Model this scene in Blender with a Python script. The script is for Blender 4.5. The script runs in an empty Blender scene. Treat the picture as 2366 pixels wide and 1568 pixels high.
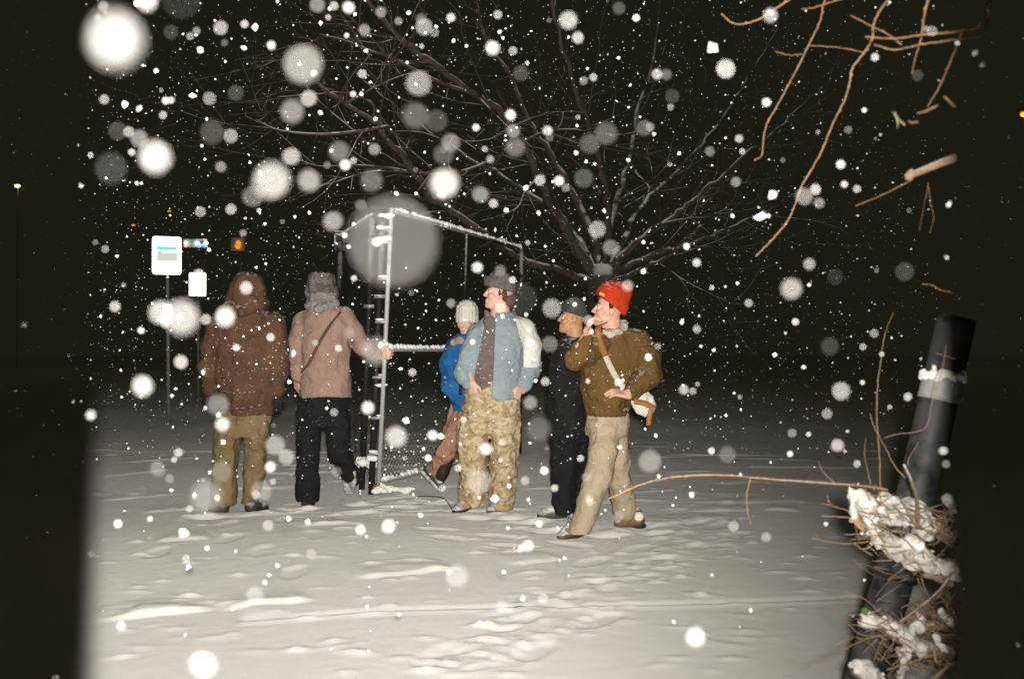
import bpy, math, random
import numpy as np
from mathutils import Vector, Matrix

random.seed(7)
RNG = np.random.default_rng(11)
scene = bpy.context.scene
COL = scene.collection

# ------------------------------------------------------------------ camera
CAM = np.array([0.0, 0.0, 1.15])
FPX = 2300.0                       # focal length in pixels of a 2366 px wide frame
CU, CV, HOR = 1183.0, 784.0, 815.0
TH = math.atan((HOR - CV) / FPX)
cam_d = bpy.data.cameras.new('camera')
cam = bpy.data.objects.new('camera', cam_d)
COL.objects.link(cam)
cam.location = CAM
cam.rotation_euler = (math.pi / 2 + TH, 0, 0)
cam_d.sensor_width = 36.0
cam_d.lens = 36.0 * FPX / 2366.0
cam_d.clip_start = 0.02
cam_d.clip_end = 1000.0
cam_d.dof.use_dof = True
cam_d.dof.focus_distance = 6.9
cam_d.dof.aperture_fstop = 4.7
scene.camera = cam

# ------------------------------------------------------------------ world: snow clouds lit faintly by the town
world = bpy.data.worlds.new('World')
scene.world = world
world.use_nodes = True
bg = world.node_tree.nodes['Background']
bg.inputs[0].default_value = (1.0, 1.03, 0.58, 1)
bg.inputs[1].default_value = 0.0104

# ------------------------------------------------------------------ the flash held beside the lens
FLASH_STRENGTH = 3550.0
fl = bpy.data.lights.new('flash', 'POINT')
fl.energy = 1.0
fl.color = (1.0, 0.95, 0.86)
fl.shadow_soft_size = 0.032
flash = bpy.data.objects.new('flash', fl)
COL.objects.link(flash)
flash.location = (0.025, -0.10, 1.205)
flash.rotation_euler = (math.pi / 2 + TH, 0, 0)
fl.use_nodes = True
_nt = fl.node_tree
_n = _nt.nodes
_l = _nt.links


def _math(op, a, b=None, c=None, clamp=False):
    m = _n.new('ShaderNodeMath')
    m.operation = op
    m.use_clamp = clamp
    for i, v in enumerate((a, b, c)):
        if v is None:
            continue
        if isinstance(v, (int, float)):
            m.inputs[i].default_value = v
        else:
            _l.new(v, m.inputs[i])
    return m.outputs[0]


def _smooth(v, a, b, lo, hi):
    m = _n.new('ShaderNodeMapRange')
    m.interpolation_type = 'SMOOTHSTEP'
    _l.new(v, m.inputs[0])
    for i, x in enumerate((a, b, lo, hi)):
        m.inputs[1 + i].default_value = x
    return m.outputs[0]


_tc = _n.new('ShaderNodeTexCoord')
_sep = _n.new('ShaderNodeSeparateXYZ')
_l.new(_tc.outputs['Normal'], _sep.inputs[0])
_fz = _math('MULTIPLY', _sep.outputs[2], -1.0)          # forward component
_tx = _math('DIVIDE', _sep.outputs[0], _math('MAXIMUM', _fz, 0.02))
_ty = _math('DIVIDE', _sep.outputs[1], _math('MAXIMUM', _fz, 0.02))
beam = _math('GREATER_THAN', _fz, 0.05)
beam = _math('MULTIPLY', beam, _smooth(_tx, -0.432, -0.400, 0, 1))     # added beam cut, stands in for the camera's left shutter curtain
beam = _math('MULTIPLY', beam, _smooth(_tx, 0.4040, 0.4090, 1, 0))       # beam ended at right too, imitating the camera's other shutter curtain
beam = _math('MULTIPLY', beam, _smooth(_ty, -0.44, -0.03, 0.35, 1.0))  # lens of the head aims level
beam = _math('MULTIPLY', beam, _smooth(_tx, -0.06, 0.44, 1.0, 0.20))
_fo = _n.new('ShaderNodeLightFalloff')
_fo.inputs[0].default_value = FLASH_STRENGTH
_fo.inputs[1].default_value = 4.0
_em = _n['Emission'] if 'Emission' in _n else _n.new('ShaderNodeEmission')
_l.new(_math('MULTIPLY', _fo.outputs[0], beam), _em.inputs['Strength'])

# ------------------------------------------------------------------ exposure and renderer
scene.view_settings.view_transform = 'Standard'
scene.view_settings.look = 'None'
scene.view_settings.exposure = 0.0
scene.view_settings.gamma = 1.0
scene.view_settings.use_curve_mapping = False
scene.render.engine = 'CYCLES'
scene.cycles.max_bounces = 4
scene.cycles.diffuse_bounces = 2
scene.cycles.use_adaptive_sampling = False
scene.cycles.use_denoising = True
scene.cycles.denoiser = 'OPENIMAGEDENOISE'
scene.cycles.denoising_input_passes = 'RGB'
scene.cycles.sample_clamp_direct = 0.0


# ================================================================== helpers
def px(u, v, D):
    """world point seen at pixel (u, v) of the 2366x1568 frame, D metres ahead (along +Y)"""
    xc, yc = (u - CU) / FPX, (CV - v) / FPX
    d = np.array([xc, math.cos(TH) - yc * math.sin(TH), math.sin(TH) + yc * math.cos(TH)])
    return CAM + d * (D / d[1])


def gpx(u, v):
    """ground point (z = 0) at a pixel"""
    D = CAM[2] * FPX / (v - HOR)
    p = px(u, v, D)
    p[2] = 0.0
    return p


def tag(o, label=None, cat=None, group=None, kind=None):
    for k, v in (('label', label), ('category', cat), ('group', group), ('kind', kind)):
        if v:
            o[k] = v
    return o


def thing(name, loc, label, cat, group=None):
    o = bpy.data.objects.new(name, None)
    o.empty_display_size = 0.1
    o.location = loc
    COL.objects.link(o)
    return tag(o, label, cat, group)


def root_loc(o):
    p = np.zeros(3)
    while o is not None:
        p = p + np.array(o.location)
        o = o.parent
    return p


def make(name, verts, faces, mat, parent=None, smooth=True, matidx=None, own_origin=None):
    """one mesh object from world coordinates"""
    v = np.asarray(verts, dtype=np.float64).reshape(-1, 3)
    off = root_loc(parent) if parent is not None else np.zeros(3)
    o_loc = np.zeros(3)
    if own_origin is not None:
        o_loc = np.asarray(own_origin, float) - off
        off = np.asarray(own_origin, float)
    me = bpy.data.meshes.new(name)
    me.from_pydata((v - off).tolist(), [], faces if isinstance(faces, list) else faces.tolist())
    mats = mat if isinstance(mat, (list, tuple)) else [mat]
    for m in mats:
        me.materials.append(m)
    if matidx is not None:
        me.polygons.foreach_set('material_index', np.asarray(matidx, dtype=np.int32))
    if smooth:
        me.polygons.foreach_set('use_smooth', np.ones(len(me.polygons), dtype=bool))
    me.update()
    o = bpy.data.objects.new(name, me)
    o.location = o_loc
    COL.objects.link(o)
    if parent is not None:
        o.parent = parent
    return o


class MB:
    """collects pieces of one mesh"""
    def __init__(self):
        self.v, self.f, self.n = [], [], 0

    def add(self, v, f):
        v = np.asarray(v, float)
        self.v.append(v)
        self.f += [tuple(i + self.n for i in q) for q in f]
        self.n += len(v)

    def tube(self, pts, rad, sides=6, caps=True):
        self.add(*tube_geo(pts, rad, sides, caps))

    def box(self, c, sx, sy, sz, R=None):
        v = np.array([[x, y, z] for x in (-.5, .5) for y in (-.5, .5) for z in (-.5, .5)]) * np.array([sx, sy, sz])
        if R is not None:
            v = v @ np.asarray(R).T
        self.add(v + np.asarray(c, float), [(0, 1, 3, 2), (4, 6, 7, 5), (0, 4, 5, 1), (2, 3, 7, 6), (0, 2, 6, 4), (1, 5, 7, 3)])

    def build(self, name, mat, parent=None, smooth=True, **k):
        return make(name, np.concatenate(self.v), self.f, mat, parent, smooth, **k)


def spline(pts, n=6):
    p = np.asarray(pts, float)
    if len(p) < 3:
        return np.array([p[0] + (p[-1] - p[0]) * t for t in np.linspace(0, 1, n + 1)])
    q = np.vstack([2 * p[0] - p[1], p, 2 * p[-1] - p[-2]])
    out = []
    for i in range(1, len(q) - 2):
        for t in np.linspace(0, 1, n, endpoint=False):
            a, b, c, d = q[i - 1], q[i], q[i + 1], q[i + 2]
            out.append(.5 * ((2 * b) + (c - a) * t + (2 * a - 5 * b + 4 * c - d) * t * t + (3 * b - a - 3 * c + d) * t ** 3))
    out.append(p[-1])
    return np.array(out)


def tube_geo(pts, rad, sides=6, caps=True):
    p = np.asarray(pts, float)
    n = len(p)
    r = np.full(n, rad) if np.isscalar(rad) else np.interp(np.linspace(0, 1, n), np.linspace(0, 1, len(rad)), rad)
    t = np.gradient(p, axis=0)
    t /= np.linalg.norm(t, axis=1)[:, None] + 1e-9
    ref = np.array([0, 0, 1.0]) if abs(t[0][2]) < .9 else np.array([1.0, 0, 0])
    a = np.cross(t[0], ref); a /= np.linalg.norm(a)
    vs = []
    ang = np.arange(sides) * 2 * math.pi / sides
    for i in range(n):
        a = a - t[i] * a.dot(t[i]); a /= np.linalg.norm(a) + 1e-9
        b = np.cross(t[i], a)
        vs.append(p[i] + r[i] * (np.cos(ang)[:, None] * a + np.sin(ang)[:, None] * b))
    v = np.concatenate(vs)
    f = []
    for i in range(n - 1):
        for k in range(sides):
            k2 = (k + 1) % sides
            f.append((i * sides + k, i * sides + k2, (i + 1) * sides + k2, (i + 1) * sides + k))
    if caps:
        f.append(tuple(reversed(range(sides))))
        f.append(tuple((n - 1) * sides + k for k in range(sides)))
    return v, f


def ribbon_geo(pts, width_dir, w, th):
    """flat strap along pts: width along width_dir, thickness th"""
    p = np.asarray(pts, float)
    t = np.gradient(p, axis=0)
    t /= np.linalg.norm(t, axis=1)[:, None] + 1e-9
    vs = []
    for i in range(len(p)):
        d = np.asarray(width_dir if np.ndim(width_dir) == 1 else width_dir[i], float)
        d = d - t[i] * d.dot(t[i]); d /= np.linalg.norm(d)
        nn = np.cross(t[i], d)
        for a, b in ((-1, -1), (1, -1), (1, 1), (-1, 1)):
            vs.append(p[i] + d * a * w / 2 + nn * b * th / 2)
    f = []
    for i in range(len(p) - 1):
        for k in range(4):
            k2 = (k + 1) % 4
            f.append((i * 4 + k, i * 4 + k2, i * 4 + 4 + k2, i * 4 + 4 + k))
    f += [(3, 2, 1, 0), tuple(len(p) * 4 - 4 + k for k in range(4))]
    return np.array(vs), f


# ------------------------------------------------------------------ value noise
_H = RNG.random(4096).astype(np.float32)


def _hash(i, j, k):
    return _H[(i * 73 + j * 1031 + k * 3571 + (i * j) % 97) & 4095]


def noise3(p, freq, seed=0):
    """value noise in [-1, 1]; freq a scalar or a triple"""
    q = np.asarray(p, np.float32) * np.asarray(freq, np.float32) + np.float32(seed * 17.31 + 500)
    i = np.floor(q).astype(np.int64)
    f = q - i
    f = f * f * (3 - 2 * f)
    r = 0
    for a in (0, 1):
        wa = f[..., 0] if a else 1 - f[..., 0]
        for b in (0, 1):
            wb = f[..., 1] if b else 1 - f[..., 1]
            for c in (0, 1):
                wc = f[..., 2] if c else 1 - f[..., 2]
                r = r + wa * wb * wc * _hash(i[..., 0] + a, i[..., 1] + b, i[..., 2] + c)
    return r * 2 - 1


# ------------------------------------------------------------------ distance-field mesher: one continuous skin round many shapes
def cap(a, b, ra, rb, sy=1.0, k=None):
    return ('cap', np.asarray(a, float), np.asarray(b, float), ra, rb, sy, k)


def ell(c, r, R=None, k=None):
    return ('ell', np.asarray(c, float), np.asarray(r, float), None if R is None else np.asarray(R, float), k)


def colm(rows, k=None, p=2.0):
    """a stack of ellipses: rows of (x, y, z, half width, half depth)"""
    a = np.array(sorted(rows, key=lambda r: r[2]), float)
    return ('col', a, p, k)


def bounds(s):
    if s[0] == 'cap':
        m = max(s[3], s[4]) * max(1, s[5])
        return np.minimum(s[1], s[2]) - m, np.maximum(s[1], s[2]) + m
    if s[0] == 'ell':
        m = np.max(s[2])
        return s[1] - m, s[1] + m
    a = s[1]
    return (np.array([(a[:, 0] - a[:, 3]).min(), (a[:, 1] - a[:, 4]).min(), a[0, 2]]),
            np.array([(a[:, 0] + a[:, 3]).max(), (a[:, 1] + a[:, 4]).max(), a[-1, 2]]))


def dist(s, P):
    if s[0] == 'cap':
        a, b, ra, rb, sy = s[1:6]
        sc = np.array([1, 1 / sy, 1])
        A, B, Q = a * sc, b * sc, P * sc.astype(np.float32)
        ab = B - A
        t = np.clip(((Q - A) @ ab) / (ab @ ab + 1e-9), 0, 1)
        d = Q - (A + t[..., None] * ab)
        return np.sqrt((d * d).sum(-1)) - (ra + (rb - ra) * t)
    if s[0] == 'ell':
        q = P - s[1]
        if s[3] is not None:
            q = q @ s[3]
        r = s[2]
        k0 = np.sqrt(((q / r) ** 2).sum(-1))
        k1 = np.sqrt(((q / (r * r)) ** 2).sum(-1))
        return k0 * (k0 - 1) / np.maximum(k1, 1e-6)
    a, p = s[1], s[2]
    z = P[..., 2]
    g = [np.interp(z, a[:, 2], a[:, i]) for i in (0, 1, 3, 4)]
    qx, qy = np.abs(P[..., 0] - g[0]) / g[2], np.abs(P[..., 1] - g[1]) / g[3]
    r = (qx ** p + qy ** p) ** (1 / p)
    d = (r - 1) * np.minimum(g[2], g[3])
    dz = np.maximum(a[0, 2] - z, z - a[-1, 2])
    return np.maximum(d, dz)


_CORN = [(x, y, z) for x in (0, 1) for y in (0, 1) for z in (0, 1)]
_EDG = [(a, b) for i, a in enumerate(_CORN) for b in _CORN[i + 1:] if sum(abs(p - q) for p, q in zip(a, b)) == 1]


def surface_nets(F, org, h):
    S = F < 0
    n = np.array(F.shape)
    cnt = np.zeros(n - 1, np.int8)
    for c in _CORN:
        cnt += S[c[0]:n[0] - 1 + c[0], c[1]:n[1] - 1 + c[1], c[2]:n[2] - 1 + c[2]]
    act = (cnt > 0) & (cnt < 8)
    idx = np.argwhere(act)
    pos = np.zeros((len(idx), 3)); m_ = np.zeros(len(idx))
    for a, b in _EDG:
        ia, ib = idx + a, idx + b
        fa, fb = F[ia[:, 0], ia[:, 1], ia[:, 2]], F[ib[:, 0], ib[:, 1], ib[:, 2]]
        m = (fa < 0) != (fb < 0)
        t = np.where(m, fa / np.where(m, fa - fb, 1), 0)
        pos += m[:, None] * (np.array(a) + t[:, None] * (np.array(b) - np.array(a)))
        m_ += m
    V = (idx + pos / m_[:, None]) * h + org
    vid = np.full(n - 1, -1, np.int64)
    vid[act] = np.arange(len(idx))
    Q = []
    for ax in range(3):
        b1, b2 = (ax + 1) % 3, (ax + 2) % 3
        s0 = [slice(None)] * 3; s1 = [slice(None)] * 3
        s0[ax] = slice(0, n[ax] - 1); s1[ax] = slice(1, n[ax])
        for b in (b1, b2):
            s0[b] = slice(1, n[b] - 1); s1[b] = slice(1, n[b] - 1)
        A, B = S[tuple(s0)], S[tuple(s1)]
        e = np.argwhere(A != B)
        if not len(e):
            continue
        inside = A[e[:, 0], e[:, 1], e[:, 2]]
        e = e.copy(); e[:, b1] += 1; e[:, b2] += 1
        def cell(d1, d2):
            c = e.copy(); c[:, b1] += d1; c[:, b2] += d2
            return vid[c[:, 0], c[:, 1], c[:, 2]]
        q = np.stack([cell(-1, -1), cell(0, -1), cell(0, 0), cell(-1, 0)], 1)
        q[~inside] = q[~inside][:, ::-1]
        Q.append(q)
    return V, np.concatenate(Q)


def field(name, prims, mat, parent, h=0.009, k=0.02, cut=(), disp=None, matfn=None, zmin=None, clip=None):
    lo = np.min([bounds(s)[0] for s in prims], 0) - 3 * h - .012
    hi = np.max([bounds(s)[1] for s in prims], 0) + 3 * h + .012
    n = np.ceil((hi - lo) / h).astype(int) + 1
    ax = [lo[i] + np.arange(n[i]) * h for i in range(3)]
    F = np.full(n, 0.3, np.float32)

    def block(s, m):
        a, b = bounds(s)
        i0 = np.clip(np.floor((a - m - lo) / h).astype(int), 0, n)
        i1 = np.clip(np.ceil((b + m - lo) / h).astype(int) + 1, 0, n)
        sl = tuple(slice(x, y) for x, y in zip(i0, i1))
        P = np.stack(np.meshgrid(*[ax[i][i0[i]:i1[i]] for i in range(3)], indexing='ij'), -1).astype(np.float32)
        return sl, P
    for s in prims:
        kk = s[-1] if s[-1] is not None else k
        sl, P = block(s, max(2.5 * kk, .03))
        d = dist(s, P).astype(np.float32)
        f = F[sl]
        hh = np.maximum(kk - np.abs(d - f), 0) / kk
        F[sl] = np.minimum(d, f) - hh * hh * kk * .25
    for s in cut:
        kk = s[-1] if s[-1] is not None else .008
        sl, P = block(s, .03)
        d = -dist(s, P).astype(np.float32)
        f = F[sl]
        hh = np.maximum(kk - np.abs(d - f), 0) / kk
        F[sl] = np.maximum(d, f) + hh * hh * kk * .25
    if disp is not None or clip is not None:
        P = np.stack(np.meshgrid(*ax, indexing='ij'), -1).astype(np.float32)
        if disp is not None:
            near = np.abs(F) < .06
            F[near] += disp(P[near]).astype(np.float32)
        if clip is not None:
            F = np.maximum(F, clip(P).astype(np.float32))
    if zmin is not None:
        F = np.maximum(F, (zmin - ax[2])[None, None, :].astype(np.float32))
    F[0], F[-1] = .3, .3
    F[:, 0], F[:, -1] = .3, .3
    F[:, :, 0], F[:, :, -1] = .3, .3
    V, Q = surface_nets(F, lo, h)
    mi = None
    if matfn is not None:
        mi = matfn(V[Q].mean(1))
    return make(name, V, Q, mat, parent, True, mi)


def folds(amp=.006, f=(9, 9, 5), seed=0, fine=.002):
    def g(P):
        w = P + .05 * np.stack([noise3(P, 6, seed + 3), noise3(P, 6, seed + 4), noise3(P, 6, seed + 5)], -1)
        n1 = 1 - 2 * np.abs(noise3(w, f, seed))
        n2 = 1 - 2 * np.abs(noise3(w, np.array(f) * 2.3, seed + 1))
        return amp * .75 - amp * 1.1 * n1 - amp * .55 * n2 + fine * noise3(P, 45, seed + 2)
    return g


# ------------------------------------------------------------------ materials
def new_mat(name):
    m = bpy.data.materials.new(name)
    m.use_nodes = True
    return m, m.node_tree, m.node_tree.nodes['Principled BSDF']


def mix_node(nt, fac, a, b):
    n = nt.nodes.new('ShaderNodeMix')
    n.data_type = 'RGBA'
    for i, v in ((0, fac), (6, a), (7, b)):
        if hasattr(v, 'is_output'):
            nt.links.new(v, n.inputs[i])
        elif i == 0:
            n.inputs[0].default_value = v
        else:
            n.inputs[i].default_value = (*v, 1) if len(v) == 3 else v
    return n.outputs[2]


def noise_node(nt, scale, detail=3, rough=.55, coord=None, dist_=0.0, stretch=None):
    n = nt.nodes.new('ShaderNodeTexNoise')
    n.inputs['Scale'].default_value = scale
    n.inputs['Detail'].default_value = detail
    n.inputs['Roughness'].default_value = rough
    n.inputs['Distortion'].default_value = dist_
    tc = nt.nodes.new('ShaderNodeTexCoord')
    src = tc.outputs['Object']
    if stretch:
        mp = nt.nodes.new('ShaderNodeMapping')
        mp.inputs['Scale'].default_value = stretch
        nt.links.new(src, mp.inputs[0])
        src = mp.outputs[0]
    nt.links.new(src, n.inputs['Vector'])
    return n.outputs[0]


def ramp(nt, fac, a, b):
    n = nt.nodes.new('ShaderNodeMapRange')
    nt.links.new(fac, n.inputs[0])
    n.inputs[1].default_value, n.inputs[2].default_value = a, b
    n.clamp = True
    return n.outputs[0]


def up_mask(nt, a, b):
    g = nt.nodes.new('ShaderNodeNewGeometry')
    s = nt.nodes.new('ShaderNodeSeparateXYZ')
    nt.links.new(g.outputs['Normal'], s.inputs[0])
    return ramp(nt, s.outputs[2], a, b)


def mul(nt, a, b, op='MULTIPLY'):
    n = nt.nodes.new('ShaderNodeMath')
    n.operation = op
    n.use_clamp = True
    for i, v in enumerate((a, b)):
        if hasattr(v, 'is_output'):
            nt.links.new(v, n.inputs[i])
        else:
            n.inputs[i].default_value = v
    return n.outputs[0]


def bump(nt, bs, h, dist_=.004, strength=.5):
    b = nt.nodes.new('ShaderNodeBump')
    b.inputs['Distance'].default_value = dist_
    b.inputs['Strength'].default_value = strength
    nt.links.new(h, b.inputs['Height'])
    nt.links.new(b.outputs[0], bs.inputs['Normal'])


def cloth(name, c, c2=None, rough=.9, snow=.35, weave=160, var=.35, dust=.6, scale2=7):
    """woven cloth; snow: share of stuck flakes; dust: snow lying on upward faces"""
    m, nt, bs = new_mat(name)
    c = np.array(c, float)
    c2 = c * (1 - var) if c2 is None else np.array(c2, float)
    col = mix_node(nt, ramp(nt, noise_node(nt, scale2, 4), .35, .65), tuple(c), tuple(c2))
    fine = noise_node(nt, weave, 2)
    col = mix_node(nt, mul(nt, ramp(nt, fine, .3, .7), .3), col, tuple(np.minimum(c * 1.5, .9)))
    if snow:
        ad = nt.nodes.new('ShaderNodeMath'); ad.operation = 'MULTIPLY_ADD'; ad.inputs[1].default_value = .30
        nt.links.new(noise_node(nt, 5.5, 3), ad.inputs[0]); nt.links.new(noise_node(nt, 75, 2.2, .7), ad.inputs[2])
        sp = ramp(nt, ad.outputs[0], .895 - .07 * snow, .925 - .07 * snow)
        if dust:
            lying = mul(nt, up_mask(nt, .45, .95), ramp(nt, noise_node(nt, 38, 3), .5, .66))
            sp = mul(nt, sp, mul(nt, lying, dust), 'ADD')
        col = mix_node(nt, sp, col, (.78, .77, .75))
    nt.links.new(col, bs.inputs['Base Color'])
    bs.inputs['Roughness'].default_value = rough
    bs.inputs['Specular IOR Level'].default_value = .25
    bump(nt, bs, noise_node(nt, 17, 6, .62, None, .4), .03, .75)
    return m


def plain(name, c, rough=.6, metal=0, var=.2, scale=30, bumpy=.3, spec=.4, snow_up=0.0, snow_at=(.35, .7)):
    m, nt, bs = new_mat(name)
    c = np.array(c, float)
    col = mix_node(nt, ramp(nt, noise_node(nt, scale, 4), .35, .65), tuple(c), tuple(c * (1 - var)))
    if snow_up:
        s = mul(nt, up_mask(nt, *snow_at), mul(nt, ramp(nt, noise_node(nt, 14, 3), .32, .5), snow_up))
        col = mix_node(nt, s, col, (.82, .81, .8))
    nt.links.new(col, bs.inputs['Base Color'])
    bs.inputs['Roughness'].default_value = rough
    bs.inputs['Metallic'].default_value = metal
    bs.inputs['Specular IOR Level'].default_value = spec
    if bumpy:
        bump(nt, bs, noise_node(nt, scale * 2, 4), .004, bumpy)
    return m


def emit(name, c, s):
    m = bpy.data.materials.new(name)
    m.use_nodes = True
    nt = m.node_tree
    nt.nodes.remove(nt.nodes['Principled BSDF'])
    e = nt.nodes.new('ShaderNodeEmission')
    e.inputs[0].default_value = (*c, 1)
    e.inputs[1].default_value = s
    nt.links.new(e.outputs[0], nt.nodes['Material Output'].inputs[0])
    return m


def snow_mat(name, c=(.86, .85, .83), b=.5, sc=60):
    m, nt, bs = new_mat(name)
    col = mix_node(nt, noise_node(nt, 3, 4), c, tuple(np.array(c) * .93))
    nt.links.new(col, bs.inputs['Base Color'])
    bs.inputs['Roughness'].default_value = .85
    bs.inputs['Diffuse Roughness'].default_value = .28
    bs.inputs['Specular IOR Level'].default_value = .2
    bump(nt, bs, noise_node(nt, sc, 5, .65), .006, b)
    return m


def skin(name, c, lip):
    m, nt, bs = new_mat(name)
    col = mix_node(nt, noise_node(nt, 22, 3), c, lip)
    nt.links.new(col, bs.inputs['Base Color'])
    bs.inputs['Roughness'].default_value = .5
    bs.inputs['Specular IOR Level'].default_value = .35
    return m


def camo(name):
    m, nt, bs = new_mat(name)
    a = mix_node(nt, ramp(nt, noise_node(nt, 15, 4, .6, None, .8), .44, .54), (.44, .36, .225), (.33, .235, .115))
    a = mix_node(nt, ramp(nt, noise_node(nt, 19, 4, .6, None, .6, (1.1, 1, 1.3)), .53, .62), a, (.48, .42, .31))
    a = mix_node(nt, ramp(nt, noise_node(nt, 24, 4, .6, None, .9, (1, 1.3, .8)), .57, .66), a, (.20, .135, .065))
    a = mix_node(nt, ramp(nt, noise_node(nt, 75, 2, .7), .70, .73), a, (.78, .77, .75))
    nt.links.new(a, bs.inputs['Base Color'])
    bs.inputs['Roughness'].default_value = .9
    bump(nt, bs, noise_node(nt, 20, 5, .6, None, .5), .018, .7)
    return m


def bark(name, c, c2, snow=0.0, at=(.3, .7), scale=40):
    m, nt, bs = new_mat(name)
    col = mix_node(nt, ramp(nt, noise_node(nt, scale, 5, .6, None, .3, (1, 1, .35)), .35, .65), c, c2)
    if snow:
        s = mul(nt, up_mask(nt, *at), mul(nt, ramp(nt, noise_node(nt, 5, 4), .40, .56), snow))
        col = mix_node(nt, s, col, (.8, .79, .77))
    nt.links.new(col, bs.inputs['Base Color'])
    bs.inputs['Roughness'].default_value = .8
    bs.inputs['Specular IOR Level'].default_value = .3
    bump(nt, bs, noise_node(nt, scale * 2.5, 4, .6, None, 0, (1, 1, .3)), .006, .6)
    return m


SNOW = snow_mat('fallen snow', (.86, .85, .82), .85, 130)
SNOW_B = plain('snow with bark dust', (.74, .71, .66), .9, 0, .45, 38, .9, .2)
SNOW_L = snow_mat('lying snow', (.84, .83, .81), .6, 90)
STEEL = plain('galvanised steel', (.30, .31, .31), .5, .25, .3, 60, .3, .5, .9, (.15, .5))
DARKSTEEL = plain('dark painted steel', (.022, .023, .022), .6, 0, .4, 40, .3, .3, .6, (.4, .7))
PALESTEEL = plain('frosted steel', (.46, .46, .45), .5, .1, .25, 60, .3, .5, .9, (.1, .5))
WIRE = plain('wire', (.016, .016, .016), .6, 0, .2, 60, 0, .3)

# ================================================================== ground: one sheet of snow with drifts, ridges and tracks
def axis(lo, hi, step, far, grow=1.16):
    a = list(np.arange(lo, hi + 1e-6, step))
    s, x = step, hi
    while x < far:
        s *= grow; x += s; a.append(x)
    s, x = step, lo
    while x > -far:
        s *= grow; x -= s; a.insert(0, x)
    return np.array(a)


gx = axis(-4.2, 4.2, .021, 320)
gy = axis(2.9, 12.0, .021, 320)
GX, GY = np.meshgrid(gx, gy, indexing='ij')
P2 = np.stack([GX, GY, np.zeros_like(GX)], -1)
fade = np.clip(1 - (np.maximum(np.abs(GX) - 6, 0) + np.maximum(GY - 16, 0)) / 12, 0, 1)
Z = .024 * noise3(P2, (.45, .5, 1), 3) + .003 * noise3(P2, (1.3, 1.4, 1), 4) * fade
Z += .0007 * noise3(P2, (4.0, 5.0, 1), 5) * fade + .0006 * noise3(P2, (13, 15, 1), 6) * fade + .0007 * noise3(P2, 28, 61) * fade
# wind-packed crust: crisp little steps that face the lens
q = noise3(P2, (1.0, 3.2, 1), 7) + .5 * noise3(P2, (2.6, 7.5, 1), 8)
Z += .013 * np.clip((q - .46) * 4.0, 0, 1) * np.clip((GY - 6.2) / 2.0, 0, 1) * fade


def ridge(a, b, hgt=.035, w=.07, seed=0):
    global Z
    a, b = gpx(*a), gpx(*b)
    ab = (b - a)[:2]; L = np.linalg.norm(ab); t_ = ab / L
    nrm = np.array([t_[1], -t_[0]])
    if nrm[1] > 0:
        nrm = -nrm                                   # towards the lens
    dx, dy = GX - a[0], GY - a[1]
    s = (dx * t_[0] + dy * t_[1]) / L
    c = dx * nrm[0] + dy * nrm[1]
    c = c + .03 * noise3(P2, (6, 6, 1), seed) + .016 * noise3(P2, (19, 19, 1), seed + 1) + .008 * noise3(P2, (40, 40, 1), seed + 1)
    taper = np.clip(np.minimum(s, 1 - s) * 5 + .15, 0, 1) * (s > -.05) * (s < 1.05)
    prof = np.where(c > 0, np.clip(1 - c / (w * .5), 0, 1), np.exp(-(c / (w * 6.0)) ** 2))
    Z = Z + hgt * prof * taper * (.75 + .35 * noise3(P2, (9, 9, 1), seed + 2))


for i, (a, b, hg) in enumerate([
        ((212, 1432), (495, 1402), .040), ((510, 1407), (722, 1384), .042), ((820, 1337), (1060, 1310), .036),
        ((360, 1254), (485, 1246), .034), ((690, 1218), (812, 1206), .034), ((735, 1193), (1010, 1165), .030),
        ((540, 1192), (665, 1184), .034), ((1175, 1302), (1305, 1288), .028), ((400, 1200), (560, 1190), .02),
        ((1590, 1180), (1745, 1177), .028), ((1765, 1176), (1850, 1178), .030), ((230, 1150), (420, 1135), .02),
        ((1500, 1215), (1580, 1205), .03), ((1580, 1206), (1690, 1192), .026), ((1010, 1180), (1240, 1176), .022),
        ((330, 1180), (440, 1172), .022), ((1440, 1140), (1560, 1130), .02), ((860, 1150), (1000, 1143), .024),
        ((1540, 1095), (1650, 1090), .022), ((1660, 1118), (1760, 1112), .022), ((560, 1418), (660, 1412), .018),
        ((300, 1418), (420, 1412), .016), ((1220, 1130), (1290, 1126), .022), ((240, 1100), (400, 1085), .02),
        ((1480, 1060), (1640, 1052), .02), ((1700, 1060), (1900, 1066), .02), ((280, 1070), (470, 1058), .02)]):
    ridge(a, b, hg * .55, .040, 20 + i * 3)


def clump(p, r, hgt, el=1.6, ang=0):
    global Z
    c, s = math.cos(ang), math.sin(ang)
    i0, i1 = np.searchsorted(gx, (p[0] - 4 * r, p[0] + 4 * r))
    j0, j1 = np.searchsorted(gy, (p[1] - 4 * r, p[1] + 4 * r))
    dx, dy = GX[i0:i1, j0:j1] - p[0], GY[i0:i1, j0:j1] - p[1]
    a, b = (dx * c + dy * s) / (r * el), (-dx * s + dy * c) / r
    Z[i0:i1, j0:j1] += hgt * np.exp(-(a * a + b * b) ** 1.3)


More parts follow.
